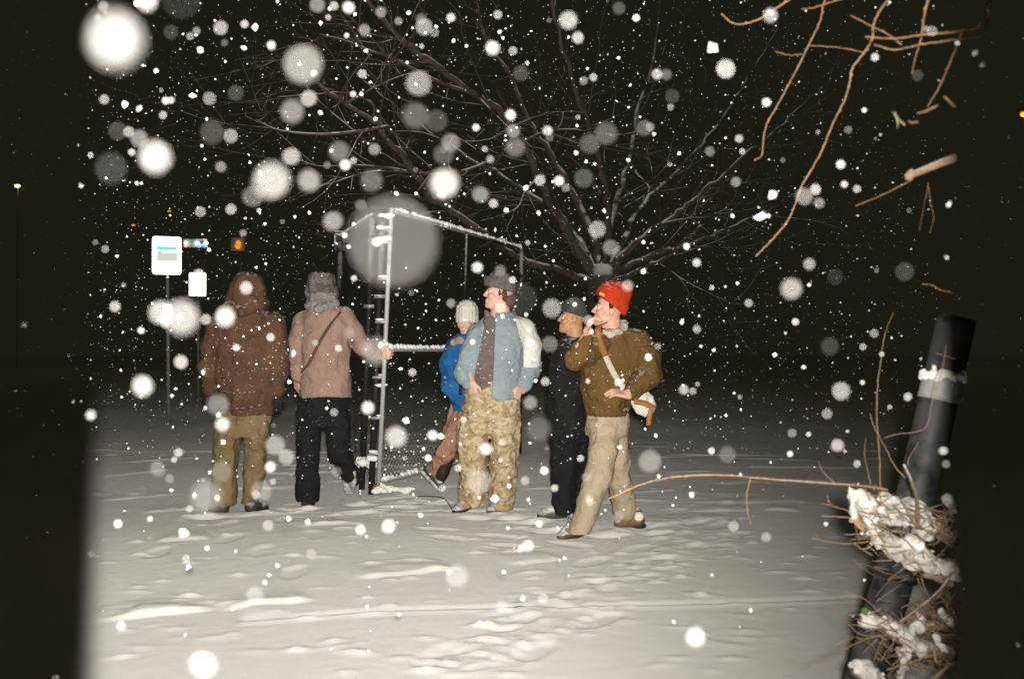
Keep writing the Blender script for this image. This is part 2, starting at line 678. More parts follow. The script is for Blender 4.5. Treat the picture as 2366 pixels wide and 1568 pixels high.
# trodden tracks: scuffed hollows with thrown-up rims
for line, n in ((((1000, 1562), (1120, 1500), (1250, 1450), (1400, 1400)), 44), (((1340, 1368), (1430, 1330), (1520, 1295), (1600, 1255), (1690, 1215)), 46),
                (((1060, 1500), (1200, 1420), (1330, 1350)), 10), (((1420, 1350), (1560, 1300), (1690, 1240)), 18)):
    pts = spline([gpx(*q_) for q_ in line], 20)
    for _ in range(n * 2):
        p = pts[random.randrange(len(pts))] + np.array([random.gauss(0, .10), random.gauss(0, .09), 0])
        clump(p, random.uniform(.013, .034), random.choice((1, 1, -.9)) * random.uniform(.003, .009), random.uniform(1, 2.4), random.uniform(-.6, .6))
for _ in range(260):                                   # specks and small lumps of fallen snow
    p = gpx(random.uniform(220, 2000), 1000 + 560 * random.random() ** 1.2)
    clump(p, random.uniform(.014, .035), random.uniform(.004, .013), random.uniform(1, 2.5), random.uniform(-.4, .4))
# footprints round the walkers
for u, v in ((640, 1185), (470, 1195), (700, 1175), (1010, 1160), (1110, 1195), (1180, 1195), (1230, 1205), (1400, 1235), (1500, 1228), (1270, 1225), (840, 1165), (930, 1160)):
    p = gpx(u, v)
    clump(p, .06, -.025, 1.8, .2)
    for _ in range(5):
        clump(p + np.array([random.gauss(0, .12), random.gauss(.08, .04), 0]), random.uniform(.018, .035), random.uniform(.006, .014), 2.0, random.uniform(-.4, .4))
def boot_print(p, ang, dep=.009):
    global Z
    c, s_ = math.cos(ang), math.sin(ang)
    i0, i1 = np.searchsorted(gx, (p[0] - .4, p[0] + .4)); j0, j1 = np.searchsorted(gy, (p[1] - .4, p[1] + .4))
    dx, dy = GX[i0:i1, j0:j1] - p[0], GY[i0:i1, j0:j1] - p[1]
    a, b = (dx * c + dy * s_) / .16, (-dx * s_ + dy * c) / .062
    e = np.sqrt(a * a + b * b) + .10 * noise3(P2[i0:i1, j0:j1], (26, 26, 1), 77)
    Z[i0:i1, j0:j1] += -dep * np.clip((1.05 - e) * 4, 0, 1) + .0035 * np.exp(-((e - 1.3) / .22) ** 2) * (.6 + .6 * noise3(P2[i0:i1, j0:j1], (18, 18, 1), 78))


for a, b, n_, w in (((1700, 1215), (1420, 1300), 7, .12), ((1380, 1395), (1080, 1530), 5, .14), ((1290, 1262), (1000, 1230), 5, .11), ((840, 1180), (980, 1175), 3, .1), ((700, 1200), (620, 1330), 4, .12), ((1480, 1245), (1640, 1165), 5, .12), ((560, 1215), (420, 1275), 3, .12)):
    A_, B_ = gpx(*a), gpx(*b)
    d_ = (B_ - A_)[:2]; an = math.atan2(d_[1], d_[0])
    for k_ in range(n_):
        q_ = A_ + (B_ - A_) * (k_ + random.uniform(-.15, .15)) / max(n_ - 1, 1)
        sd = (1 if k_ % 2 else -1) * w
        boot_print(q_ + np.array([-math.sin(an) * sd, math.cos(an) * sd, 0]), an + random.uniform(-.25, .25))
# an old wheel mark across the field
wl = spline([gpx(*q_) for q_ in ((560, 1428), (900, 1408), (1300, 1398), (1700, 1386), (2050, 1368))], 20)
for off, hg in ((0, -.010), (-.06, .006)):
    yy = np.interp(GX, wl[:, 0], wl[:, 1]) + off + .01 * noise3(P2, (3, 3, 1), 90)
    Z += hg * np.exp(-((GY - yy) / .03) ** 2) * (GX > wl[0, 0]) * (GX < wl[-1, 0])
nx, ny = GX.shape
idx = np.arange(nx * ny).reshape(nx, ny)
Fq = np.stack([idx[:-1, :-1], idx[1:, :-1], idx[1:, 1:], idx[:-1, 1:]], -1).reshape(-1, 4)
ground = make('snowy_ground', np.stack([GX, GY, Z], -1).reshape(-1, 3), Fq, SNOW)
tag(ground, kind='structure')


def gz(x, y):
    i = min(max(np.searchsorted(gx, x), 0), nx - 1); j = min(max(np.searchsorted(gy, y), 0), ny - 1)
    return float(Z[i, j])


# ================================================================== the bare tree behind the walkers
def tubes(polys, sides, mb=None, n=5):
    mb = mb or MB()
    for pts, rad in polys:
        mb.tube(spline(pts, n), rad, sides)
    return mb


TREE_BARK = bark('tree bark with snow', (.074, .058, .044), (.034, .026, .019), 1.0, (.1, .6), 30)
T0 = gpx(1398, 1035)
tree = thing('bare_tree', T0, 'wide bare deciduous tree with snow dusted limbs behind the walkers', 'tree')
tr = MB()
tr.tube(spline([px(1398, 1045, 12), px(1396, 940, 12), px(1398, 800, 12), px(1396, 700, 12), px(1392, 640, 12), px(1388, 610, 12)], 6),
        [.30, .24, .215, .21, .22, .16], 14)
trunk = tr.build('trunk', TREE_BARK, tree)
LIMBS = [   # (pixel, pixel, distance) ... radius in metres along it
    ([(1385, 660, 12), (1300, 627, 11.6), (1215, 603, 11.2), (1150, 565, 10.9), (1110, 530, 10.6), (1010, 470, 10.2), (960, 400, 9.8), (900, 330, 9.4), (862, 282, 9.2), (800, 240, 9.0), (745, 205, 8.8), (690, 140, 8.6)], (.075, .05, .05, .03, .018)),
    ([(1380, 650, 12), (1335, 575, 11.8), (1290, 500, 11.6), (1262, 448, 11.4), (1240, 400, 11.2), (1205, 330, 11), (1150, 250, 10.6), (1100, 220, 10.4), (1000, 150, 10), (940, 100, 9.8), (860, 15, 9.5), (820, -60, 9.3)], (.10, .075, .055, .04, .022)),
    ([(1393, 640, 12), (1375, 560, 12.1), (1335, 470, 12.2), (1285, 380, 12.2), (1230, 290, 12.2), (1180, 180, 12.2), (1120, 80, 12.2), (1090, -60, 12.2)], (.085, .06, .04, .02)),
    ([(1398, 640, 12), (1402, 560, 12.3), (1425, 470, 12.6), (1455, 370, 12.8), (1470, 260, 13), (1510, 150, 13.2), (1530, -40, 13.4)], (.09, .06, .04, .02)),
    ([(1400, 640, 12), (1440, 590, 11.9), (1500, 540, 11.8), (1570, 490, 11.7), (1630, 440, 11.6), (1720, 360, 11.5), (1830, 270, 11.4), (1900, 200, 11.3)], (.085, .055, .035, .015)),
    ([(1402, 650, 12), (1440, 622, 11.8), (1500, 592, 11.6), (1570, 570, 11.4), (1660, 540, 11.3), (1780, 480, 11.2), (1890, 420, 11)], (.07, .05, .03, .012)),
    ([(1402, 655, 12), (1460, 632, 11.4), (1530, 604, 11.2), (1572, 572, 11.1), (1620, 520, 11)], (.05, .035, .02)),
    ([(1398, 630, 12), (1440, 560, 12.4), (1480, 480, 12.8), (1560, 400, 13), (1650, 300, 13.2), (1730, 180, 13.4), (1800, 60, 13.6)], (.08, .05, .035, .015)),
    ([(1385, 640, 12), (1340, 560, 12.6), (1270, 480, 13), (1180, 420, 13.2), (1060, 350, 13.4), (930, 260, 13.6), (800, 150, 13.8)], (.07, .05, .035, .015)),
    ([(1395, 630, 12), (1405, 520, 11.5), (1390, 400, 11), (1350, 260, 10.5), (1300, 120, 10), (1270, -40, 9.6)], (.08, .055, .04, .02)),
]
limb_paths = []
crown = MB()
for pts, rad in LIMBS:
    p = spline([px(*q_) for q_ in pts], 6)
    p[1:-1] += RNG.normal(0, .012, (len(p) - 2, 3))
    rad = [x * .78 for x in rad]
    crown.tube(p, list(rad), 8)
    limb_paths.append((p, np.interp(np.linspace(0, 1, len(p)), np.linspace(0, 1, len(rad)), rad)))
EXTRA = [
    ([(1110, 222, 10.4), (1010, 188, 10), (900, 132, 9.6), (860, 120, 9.5), (800, 95, 9.4), (740, 80, 9.3)], (.024, .016, .007)),
    ([(905, 290, 9.3), (850, 300, 9.1), (790, 308, 9), (720, 310, 8.9), (640, 300, 8.8), (590, 276, 8.7)], (.02, .016, .006)),
    ([(1190, 330, 10.9), (1130, 372, 10.5), (1060, 397, 10.2), (980, 402, 10), (900, 388, 9.8), (820, 382, 9.6), (740, 384, 9.5), (690, 370, 9.4)], (.022, .018, .012, .005)),
    ([(960, 400, 9.8), (900, 395, 9.5), (840, 400, 9.3), (760, 425, 9.1), (690, 440, 9)], (.014, .009, .004)),
    ([(1245, 410, 11.2), (1215, 440, 11), (1195, 480, 10.8), (1150, 500, 10.7), (1110, 510, 10.6)], (.014, .01, .005)),
    ([(862, 282, 9.2), (860, 240, 9.1), (800, 215, 9), (730, 218, 8.9), (640, 225, 8.8)], (.016, .011, .004)),
    ([(1010, 150, 10), (960, 130, 9.9), (930, 90, 9.8), (870, 100, 9.7), (800, 88, 9.6)], (.016, .01, .004)),
    ([(1205, 330, 11), (1260, 305, 10.9), (1330, 300, 10.8), (1420, 312, 10.7), (1500, 300, 10.6)], (.018, .012, .005)),
    ([(800, 240, 9), (860, 205, 9), (930, 175, 9), (990, 165, 9)], (.013, .008, .004)),
    ([(1100, 220, 10.4), (1140, 260, 10.2), (1180, 300, 10), (1230, 340, 9.9)], (.014, .01, .004)),
    ([(1455, 370, 12.8), (1470, 400, 12), (1500, 440, 11.6), (1440, 480, 11.3)], (.02, .014, .006)),
    ([(1500, 540, 11.8), (1520, 520, 11.6), (1590, 505, 11.5), (1640, 500, 11.4), (1700, 470, 11.3)], (.022, .016, .006)),
]
for pts, rad in EXTRA:
    p = spline([px(*q_) for q_ in pts], 6)
    crown.tube(p, list(rad), 6)
    limb_paths.append((p, np.interp(np.linspace(0, 1, len(p)), np.linspace(0, 1, len(rad)), rad)))


def twig(mb, p0, d, L, r, depth, rr):
    n = 7
    pts = [p0]
    d = d / np.linalg.norm(d)
    for i in range(n):
        d = d + np.array([rr.gauss(0, .13), rr.gauss(0, .13), rr.gauss(.02, .13)])
        d /= np.linalg.norm(d)
        pts.append(pts[-1] + d * L / n)
    mb.tube(pts, [r, r * .35], 4 if r < .012 else 5, False)
    if depth:
        for _ in range(rr.choice((2, 3, 3))):
            i = rr.randrange(2, n)
            a = np.array([rr.gauss(0, 1), rr.gauss(0, 1), rr.gauss(0.1, 1)])
            a -= d * a.dot(d)
            a /= np.linalg.norm(a)
            twig(mb, pts[i], d * .8 + a * .75, L * rr.uniform(.4, .65), r * .5, depth - 1, rr)


rr = random.Random(5)
for p, rad in limb_paths:
    n_tw = int(len(p) / 6)
    for _ in range(n_tw):
        i = rr.randrange(int(len(p) * .25), len(p) - 1)
        d = p[i + 1] - p[i]
        d /= np.linalg.norm(d)
        a = np.array([rr.gauss(0, 1), rr.gauss(0, .8), rr.gauss(.25, .8)])
        a -= d * a.dot(d)
        a /= np.linalg.norm(a)
        twig(crown, p[i], d * .8 + a * .8, rr.uniform(.6, 1.8), min(rad[i] * .45, .009), 2, rr)
crown.build('crown', TREE_BARK, tree)

# ================================================================== chain-link fence with its open gate
def post(mb, a, b, r, sides=10):
    mb.tube(np.array([a, b]), r, sides)


FENCE_A = gpx(872, 1140); FENCE_A[2] = 0
fence_top = 2.36


def link_panel(parent, a, b, z0, z1, pitch=.062, r=.0015, name='wire_mesh'):
    """two families of slanting wires woven between the rails"""
    mb = MB()
    a, b = np.asarray(a, float), np.asarray(b, float)
    ex = b - a; L = np.linalg.norm(ex[:2]); e = ex / L
    nrm = np.array([-e[1], e[0], 0])
    H = z1 - z0
    for sgn in (1, -1):
        c = -H if sgn > 0 else 0
        while c < (L if sgn > 0 else L + H):
            # line: x = c + sgn*z
            zs = np.array([0, H]); xs = c + sgn * zs
            t0, t1 = 0.0, 1.0
            dx = xs[1] - xs[0]
            lo_, hi_ = sorted(((0 - xs[0]) / dx, (L - xs[0]) / dx))
            t0, t1 = max(t0, lo_), min(t1, hi_)
            if t1 - t0 > .01:
                nseg = max(2, int((t1 - t0) * H / .3))
                pts = []
                for k_ in range(nseg + 1):
                    t = t0 + (t1 - t0) * k_ / nseg
                    w = .012 * math.sin(7 * (xs[0] + t * dx) + 3 * t)
                    pts.append(a + e * (xs[0] + t * dx) + np.array([0, 0, z0 - a[2] + t * H]) + nrm * (.003 * sgn + w))
                mb.tube(pts, r, 3, False)
            c += pitch
    o = mb.build(name, WIRE, parent)
    o['kind'] = 'stuff'
    return o


def snow_beads(parent, a, b, step, r, name='snow_cap', seed=0, keep=.9, lift=.02):
    """snow sitting on a rail between the wire loops"""
    rr_ = random.Random(seed)
    mb = MB()
    a, b = np.asarray(a, float), np.asarray(b, float)
    L = np.linalg.norm(b - a)
    n = int(L / step)
    for i in range(n):
        if rr_.random() > keep:
            continue
        c = a + (b - a) * ((i + .5) / n)
        s = r * rr_.uniform(.75, 1.2)
        lump(mb, c + np.array([0, 0, lift]), (step * .43, s, s * rr_.uniform(.8, 1.3)), rr_, (b - a) / L)
    o = mb.build(name, SNOW_L, parent)
    o['kind'] = 'stuff'
    return o


_ICO = None


def ico():
    global _ICO
    if _ICO is None:
        t = (1 + 5 ** .5) / 2
        v = np.array([(-1, t, 0), (1, t, 0), (-1, -t, 0), (1, -t, 0), (0, -1, t), (0, 1, t), (0, -1, -t), (0, 1, -t), (t, 0, -1), (t, 0, 1), (-t, 0, -1), (-t, 0, 1)], float)
        v /= np.linalg.norm(v[0])
        f = [(0, 11, 5), (0, 5, 1), (0, 1, 7), (0, 7, 10), (0, 10, 11), (1, 5, 9), (5, 11, 4), (11, 10, 2), (10, 7, 6), (7, 1, 8), (3, 9, 4), (3, 4, 2), (3, 2, 6), (3, 6, 8), (3, 8, 9), (4, 9, 5), (2, 4, 11), (6, 2, 10), (8, 6, 7), (9, 8, 1)]
        vs = [tuple(x) for x in v]; cache = {}; nf = []
        def mid(a, b):
            key = (min(a, b), max(a, b))
            if key not in cache:
                m = np.array(vs[a]) + np.array(vs[b]); m /= np.linalg.norm(m)
                vs.append(tuple(m)); cache[key] = len(vs) - 1
            return cache[key]
        for a, b, c in f:
            x, y, z = mid(a, b), mid(b, c), mid(c, a)
            nf += [(a, x, z), (b, y, x), (c, z, y), (x, y, z)]
        _ICO = (np.array(vs), nf)
    return _ICO


def lump(mb, c, r, rr_, axis_=None, jit=.18):
    v, f = ico()
    w = v * (1 + jit * np.array([rr_.uniform(-1, 1) for _ in range(len(v))]))[:, None] * np.asarray(r)
    if axis_ is not None:
        x = np.asarray(axis_, float); x = x / np.linalg.norm(x)
        y = np.cross([0, 0, 1.0], x)
        y = y / np.linalg.norm(y) if np.linalg.norm(y) > 1e-3 else np.array([0, 1.0, 0])
        z = np.cross(x, y)
        w = w @ np.array([x, y, z])
    mb.add(w + np.asarray(c), f)


gateA = px(905, 480, 8.1); gateAb = px(874, 1138, 8.1)         # near stile, leaning a little
gateB = px(1205, 572, 11.1); gateBb = np.array([gateB[0] - .02, gateB[1], .03])
gate = thing('chain_link_gate', (gateAb[0], gateAb[1], 0), 'tall galvanised chain link gate leaf standing open behind the boy in camouflage trousers', 'gate')
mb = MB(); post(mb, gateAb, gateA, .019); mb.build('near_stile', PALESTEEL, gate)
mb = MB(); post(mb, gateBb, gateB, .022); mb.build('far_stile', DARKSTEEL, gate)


def along(t, z):
    """point on the gate plane, t from near to far stile at height z"""
    s0 = (z - gateAb[2]) / (gateA[2] - gateAb[2]); s1 = (z - gateBb[2]) / (gateB[2] - gateBb[2])
    return (gateAb + (gateA - gateAb) * s0) * (1 - t) + (gateBb + (gateB - gateBb) * s1) * t


for nm, z in (('top_rail', 2.31), ('middle_rail', 1.18), ('bottom_rail', .10)):
    mb = MB(); post(mb, along(.005, z), along(.995, z), .019); mb.build(nm, STEEL, gate)
    snow_beads(gate, along(.02, z), along(.99, z), .062, .023, 'snow_cap', int(z * 50), .97 if z > 1 else .7, .018)
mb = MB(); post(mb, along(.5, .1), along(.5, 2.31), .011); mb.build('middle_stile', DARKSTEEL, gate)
link_panel(gate, along(0, 0.10), along(1, .10), .1, 2.3)
ms = MB()
rs = random.Random(3)
for _ in range(150):                                            # snow caught in the meshes, thickest near the ground
    t, z = rs.random() ** 1.4, .1 + 1.6 * rs.random() ** 3.2
    lump(ms, along(t, z), np.array((.008, .007, .007)) * rs.uniform(.5, 1.5), rs)
o = ms.build('mesh_snow', SNOW_L, gate); o['kind'] = 'stuff'
for z in (.33, .62, .95, 1.4, 1.75, 2.15):
    mb = MB()
    c = along(0, z)
    mb.tube(np.array([c + [-.09, 0, 0], c + [.02, 0, 0]]), .012, 8)
    hb = mb.build('hinge_band', STEEL, gate)
    mb = MB(); lump(mb, c + [-.04 + rs.uniform(-.02, .02), -.01, .022], np.array((.045, .02, .012)) * rs.uniform(.5, 1), rs); mb.build('snow_cap', SNOW_L, hb)

fence = thing('chain_link_fence', (gateAb[0] - .06, 8.15, 0), 'tall dark chain link fence run behind the person in the fur hat', 'fence')
fpA, fpAb = px(884, 500, 8.18), px(858, 1142, 8.18)
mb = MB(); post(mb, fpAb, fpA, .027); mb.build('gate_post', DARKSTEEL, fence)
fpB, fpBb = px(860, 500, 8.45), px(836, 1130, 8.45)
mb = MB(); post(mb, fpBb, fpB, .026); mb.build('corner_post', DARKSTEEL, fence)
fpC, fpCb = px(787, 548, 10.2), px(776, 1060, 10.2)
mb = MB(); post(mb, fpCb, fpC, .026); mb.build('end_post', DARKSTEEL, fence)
mb = MB(); post(mb, fpB, fpC, .018); mb.build('top_rail', STEEL, fence)
snow_beads(fence, fpB, fpC, .062, .02, 'snow_cap', 4, .9, .016)
mb = MB(); post(mb, fpA, fpB, .018); mb.build('top_rail', STEEL, fence)
mb = MB(); post(mb, px(872, 1077, 8.18), px(836, 1075, 8.45), .022); mb.build('lower_brace', STEEL, fence)
link_panel(fence, (fpBb[0], fpBb[1], .1), (fpCb[0], fpCb[1], .1), .1, 2.3, .085, .0015)
link_panel(fence, (fpAb[0] - .02, fpAb[1], .1), (fpBb[0], fpBb[1], .1), .1, 2.3, .085, .0015)
for c, r in ((px(852, 1073, 8.3), (.08, .05, .05)), (px(838, 1066, 8.4), (.05, .05, .06)), (px(880, 553, 8.1), (.085, .05, .035)), (px(872, 562, 8.1), (.05, .04, .03)), (px(892, 500, 8.1), (.06, .04, .03)), (px(878, 525, 8.1), (.05, .03, .03)),
             (px(882, 802, 8.1), (.05, .04, .05)), (px(878, 1128, 8.05), (.06, .05, .04)), (px(905, 1130, 8.1), (.07, .05, .035)), (px(935, 1132, 8.2), (.08, .05, .03)), (px(862, 1058, 8.15), (.05, .04, .03)), (px(883, 890, 8.1), (.05, .03, .02))):
    mb = MB()
    for k_ in range(6):
        lump(mb, c + np.array([rs.uniform(-.6, .6) * r[0], rs.uniform(-.5, .5) * r[1], rs.uniform(-.5, .5) * r[2]]), np.array(r) * rs.uniform(.45, .7), rs)
    mb.build('snow_clump', SNOW_L, fence)
for p_, v_ in ((fpB, 708), (fpA, 685)):
    c = px(853 if v_ == 708 else 877, v_, 8.4 if v_ == 708 else 8.1)
    mb = MB(); mb.box(c, .085, .05, .028); mb.build('tension_band', STEEL, fence)
RUST = plain('rusty steel', (.32, .13, .04), .85, 0, .5, 50, .5)
mb = MB(); mb.tube(np.array([px(871, 1118, 8.09), px(869, 1141, 8.09)]), .034, 10); mb.build('rusty_foot', RUST, fence)

BLUE_SIGN = plain('blue sign paint', (.02, .03, .16), .4, 0, .15)
SIGN_W = plain('faded sign white', (.55, .57, .6), .5, 0, .1)
o = thing('notice_plate', px(788, 556, 10.3), 'small blue and white notice plate on the fence behind the fur hat', 'sign')
mb = MB(); mb.box(px(790, 557, 10.3), .15, .012, .19); bl = mb.build('plate', BLUE_SIGN, o, False)
mb = MB()
cc = px(783, 551, 10.285)
for dx, dz, sx, sz in ((0, .045, .085, .014), (0, -.045, .085, .014), (-.04, 0, .014, .1), (.04, 0, .014, .1), (0, .075, .085, .01)):
    mb.box(cc + [dx, 0, dz], sx, .008, sz)
mb.build('white_print', SIGN_W, bl, False)

# ================================================================== street signs and far lamps
def retro(name, c):
    """bead sheeting: throws the flash back to where it came from"""
    m, nt, bs = new_mat(name)
    bs.inputs['Base Color'].default_value = (*c, 1)
    bs.inputs['Metallic'].default_value = 1.0
    bs.inputs['Roughness'].default_value = .36
    return m


RETRO_W = retro('white bead sheeting', (.93, .95, .94))
RETRO_T = retro('teal bead sheeting', (.03, .22, .19))
RETRO_G = retro('pale grey bead sheeting', (.15, .16, .155))
POLE = plain('weathered pole', (.30, .30, .29), .6, 0)


def facing(p):
    """rotation that turns a plate's -Y side to the photographer's stand"""
    d = np.array([0.03, -0.05, 1.22]) - p
    return Matrix.Rotation(math.atan2(d[0], -d[1]), 3, 'Z') @ Matrix.Rotation(-math.atan2(d[2], math.hypot(d[0], d[1])) , 3, 'X')


def rplate(mb, c, w, h, rad, th, R):
    """rounded plate"""
    pts = []
    for qx, qz, a0 in ((w / 2 - rad, h / 2 - rad, 0), (-w / 2 + rad, h / 2 - rad, 90), (-w / 2 + rad, -h / 2 + rad, 180), (w / 2 - rad, -h / 2 + rad, 270)):
        for a in (0, 30, 60, 90):
            t = math.radians(a0 + a)
            pts.append((qx + rad * math.cos(t), qz + rad * math.sin(t)))
    n = len(pts)
    v = [np.array(R @ Vector((x, y, z))) + c for y in (-th / 2, th / 2) for x, z in pts]
    mb.add(v, [tuple(range(n)), tuple(reversed(range(n, 2 * n)))] + [(i + n, (i + 1) % n + n, (i + 1) % n, i) for i in range(n)])


D_S = 16.0
st = thing('stop_sign_post', gpx(388, HOR + CAM[2] * FPX / D_S), 'tall post with large white sign with teal stripe, left of the hooded person', 'sign')
mb = MB(); mb.tube(np.array([px(390, 985, D_S + .05), px(386, 548, D_S + .05)]), .03, 8); mb.build('pole', POLE, st)
c = px(385.5, 590.5, D_S); R = facing(c); s_ = D_S / FPX
mb = MB(); rplate(mb, c, 64 * s_, 87 * s_, 6 * s_, .01, R); pl = mb.build('sign_plate', RETRO_W, st, False)


def stick(parent, name, c0, R0, du, dv, w, h, mat, lift=.008):
    mb_ = MB()
    q_ = c0 + np.array(R0 @ Vector((du * s_, -lift, -dv * s_)))
    rplate(mb_, q_, w * s_, h * s_, min(w, h) * .06 * s_, .004, R0)
    return mb_.build(name, mat, parent, False)


stick(pl, 'teal_stripe', c, R, -.5, -17, 43, 8, RETRO_T)
stick(pl, 'teal_mark', c, R, -15, -8, 7, 6, RETRO_T)
stick(pl, 'grey_panel', c, R, 1, 3, 46, 19, RETRO_G)
stick(pl, 'small_mark', c, R, 22, 38, 5, 2, RETRO_G)
stick(pl, 'small_mark', c, R, 12, -32, 10, 3, RETRO_G)
c = px(387, 725, D_S - .05); R = facing(c)
mb = MB(); rplate(mb, c, 20 * s_, 43 * s_, 2 * s_, .01, R); mb.build('lower_plate', RETRO_W, st, False)

D_S = 22.0; s_ = D_S / FPX
st = thing('small_sign_post', gpx(457, HOR + CAM[2] * FPX / D_S), 'smaller plain white sign on a thin post between tall sign and hooded person', 'sign')
mb = MB(); mb.tube(np.array([px(459, 935, D_S + .05), px(457, 632, D_S + .05)]), .03, 8); mb.build('pole', POLE, st)
c = px(456.5, 657, D_S); R = facing(c)
mb = MB(); rplate(mb, c, 38 * s_, 54 * s_, 3 * s_, .01, R); pl = mb.build('sign_plate', RETRO_W, st, False)
INK = plain('sign ink', (.03, .03, .03), .6)
for du, dv, w, h in ((-9, 0, 4, 2.5), (9, 4, 5, 2.5), (0, 2, 1.6, 14), (-4, 2, 6, 1), (4, 2.5, 6, 1)):
    stick(pl, 'mark', c, R, du, dv, w, h, INK if abs(du) > 5 else RETRO_G)


def far_lamp(name, label, u, v, D, r, col, s, pole=True, cat='lamp', halo=None):
    p = px(u, v, D)
    t = thing(name, (p[0], p[1], 0), label, cat, None)
    mb_ = MB(); lump(mb_, p, (r * 1.4, r, r * .7), random.Random(1), None, .02); mb_.build('bulb', emit(name + ' light', col, s), t)
    mb_ = MB(); mb_.box(p + [0, .02, r * 1.1], r * 3.6, r * 2.4, r * .8); mb_.build('hood', POLE, t, False)
    if pole:
        mb_ = MB(); mb_.tube(np.array([(p[0], p[1] + .1, 0), (p[0], p[1] + .1, p[2] + r)]), .018, 6); mb_.build('pole', POLE, t)
    return t


far_lamp('street_lamp', 'tiny warm white street lamp far off at the left edge', 40, 430, 70, .14, (1, .72, .38), 6)
far_lamp('street_lamp', 'orange street lamp far off at the right edge', 2369, 265, 60, .22, (1, .30, .03), 3)
# a cluster of coloured lights on a board far down the street
B = 60.0
bus = thing('light_board', (px(452, 565, B)[0], B + .5, 0), 'far cluster of small white and blue lights beside the tall sign', 'lights')
BODY = plain('pale casing', (.7, .7, .68), .5)
mb = MB(); mb.box(px(452, 562, B + .3), 1.45, .2, .5); mb.build('board', BODY, bus, False)
for nm, u, v, r, cl, s in (('white_light', 455, 562, .10, (.85, 1, .95), 9), ('white_light', 476, 562, .11, (.85, 1, .95), 10), ('white_light', 429, 561, .09, (.9, 1, .8), 7),
                           ('blue_light', 459, 569, .10, (.03, .3, 1), 2.2), ('blue_light', 472, 569, .10, (.03, .28, 1), 2.2), ('blue_light', 466, 559, .12, (.02, .10, .5), 1.2),
                           ('amber_light', 472, 554, .08, (1, .3, .1), 1.4), ('amber_light', 429, 569, .08, (1, .45, .2), 1.2)):
    mb = MB(); lump(mb, px(u, v, B), (r, r, r), rs, None, .05); mb.build(nm, emit(nm + str(u), cl, s), bus)
# pedestrian signal showing the orange hand
sg = thing('pedestrian_signal', (px(551, 565, 34)[0], 34.2, 0), 'far pedestrian signal with glowing orange hand above the hooded person', 'signal')
mb = MB(); mb.box(px(551, 565, 34.15), .46, .2, .46); mb.build('housing', BODY, sg, False)
mb = MB(); mb.tube(np.array([(px(551, 565, 34)[0], 34.3, 0), (px(551, 565, 34)[0], 34.3, 4.9)]), .05, 6); mb.build('pole', POLE, sg)
HAND = emit('orange hand light', (1, .22, .01), 1.5)
mb = MB(); k_ = 34 / FPX
for du, dv, w, h in ((-1, 5, 9, 8), (-4, -3, 2.2, 9), (-1.5, -5, 2.2, 10), (1, -4.5, 2.2, 10), (3.5, -2, 2, 8), (-6.5, 4, 3, 3)):
    mb.box(px(551 + du, 565 + dv, 34), w * k_, .02, h * k_)
mb.build('hand_symbol', HAND, sg, False)
far_lamp('distant_light', 'faint orange speck of light high above the tall sign', 391, 488, 70, .09, (1, .4, .05), .8, False)
far_lamp('distant_light', 'faint orange speck of light left above the tall sign', 308, 520, 70, .10, (1, .4, .05), .8, False)

# ================================================================== the walkers
class Person:
    def __init__(self, label, D, foot):
        self.D, self.s = D, D / FPX
        g = px(foot[0], foot[1], D)
        self.o = thing('person', (g[0], g[1], 0), label, 'person')

    def J(self, u, v, dy=0.0):
        """joint: where pixel (u, v) lies at this person's distance, then dy metres further back"""
        p = px(u, v, self.D)
        return p + np.array([0, dy, 0])

    def C(self, a, b, ra, rb, sy=1.0, k=None):
        """limb piece between joints (u, v, dy), radii in pixels"""
        return cap(self.J(*a), self.J(*b), ra * self.s, rb * self.s, sy, k)

    def chain(self, pts, sy=1.0, k=None):
        """pts of (u, v, dy, radius)"""
        return [self.C(a[:3], b[:3], a[3], b[3], sy, k) for a, b in zip(pts, pts[1:])]

    def K(self, rows, k=None, p=2.0, dy=0.0):
        """stack of ellipses: (v, u, half width px, half depth m[, dy])"""
        out = []
        for r in rows:
            q_ = self.J(r[1], r[0], dy + (r[4] if len(r) > 4 else 0))
            out.append((q_[0], q_[1], q_[2], r[2] * self.s, r[3]))
        return colm(out, k, p)


def frame(yaw, pitch=0.0, roll=0.0):
    """columns right, forward, up; yaw 0 faces away (+Y), 90 faces left, 180 faces the lens"""
    return np.array(Matrix.Rotation(math.radians(yaw), 3, 'Z') @ Matrix.Rotation(math.radians(pitch), 3, 'X') @ Matrix.Rotation(math.radians(roll), 3, 'Y'))


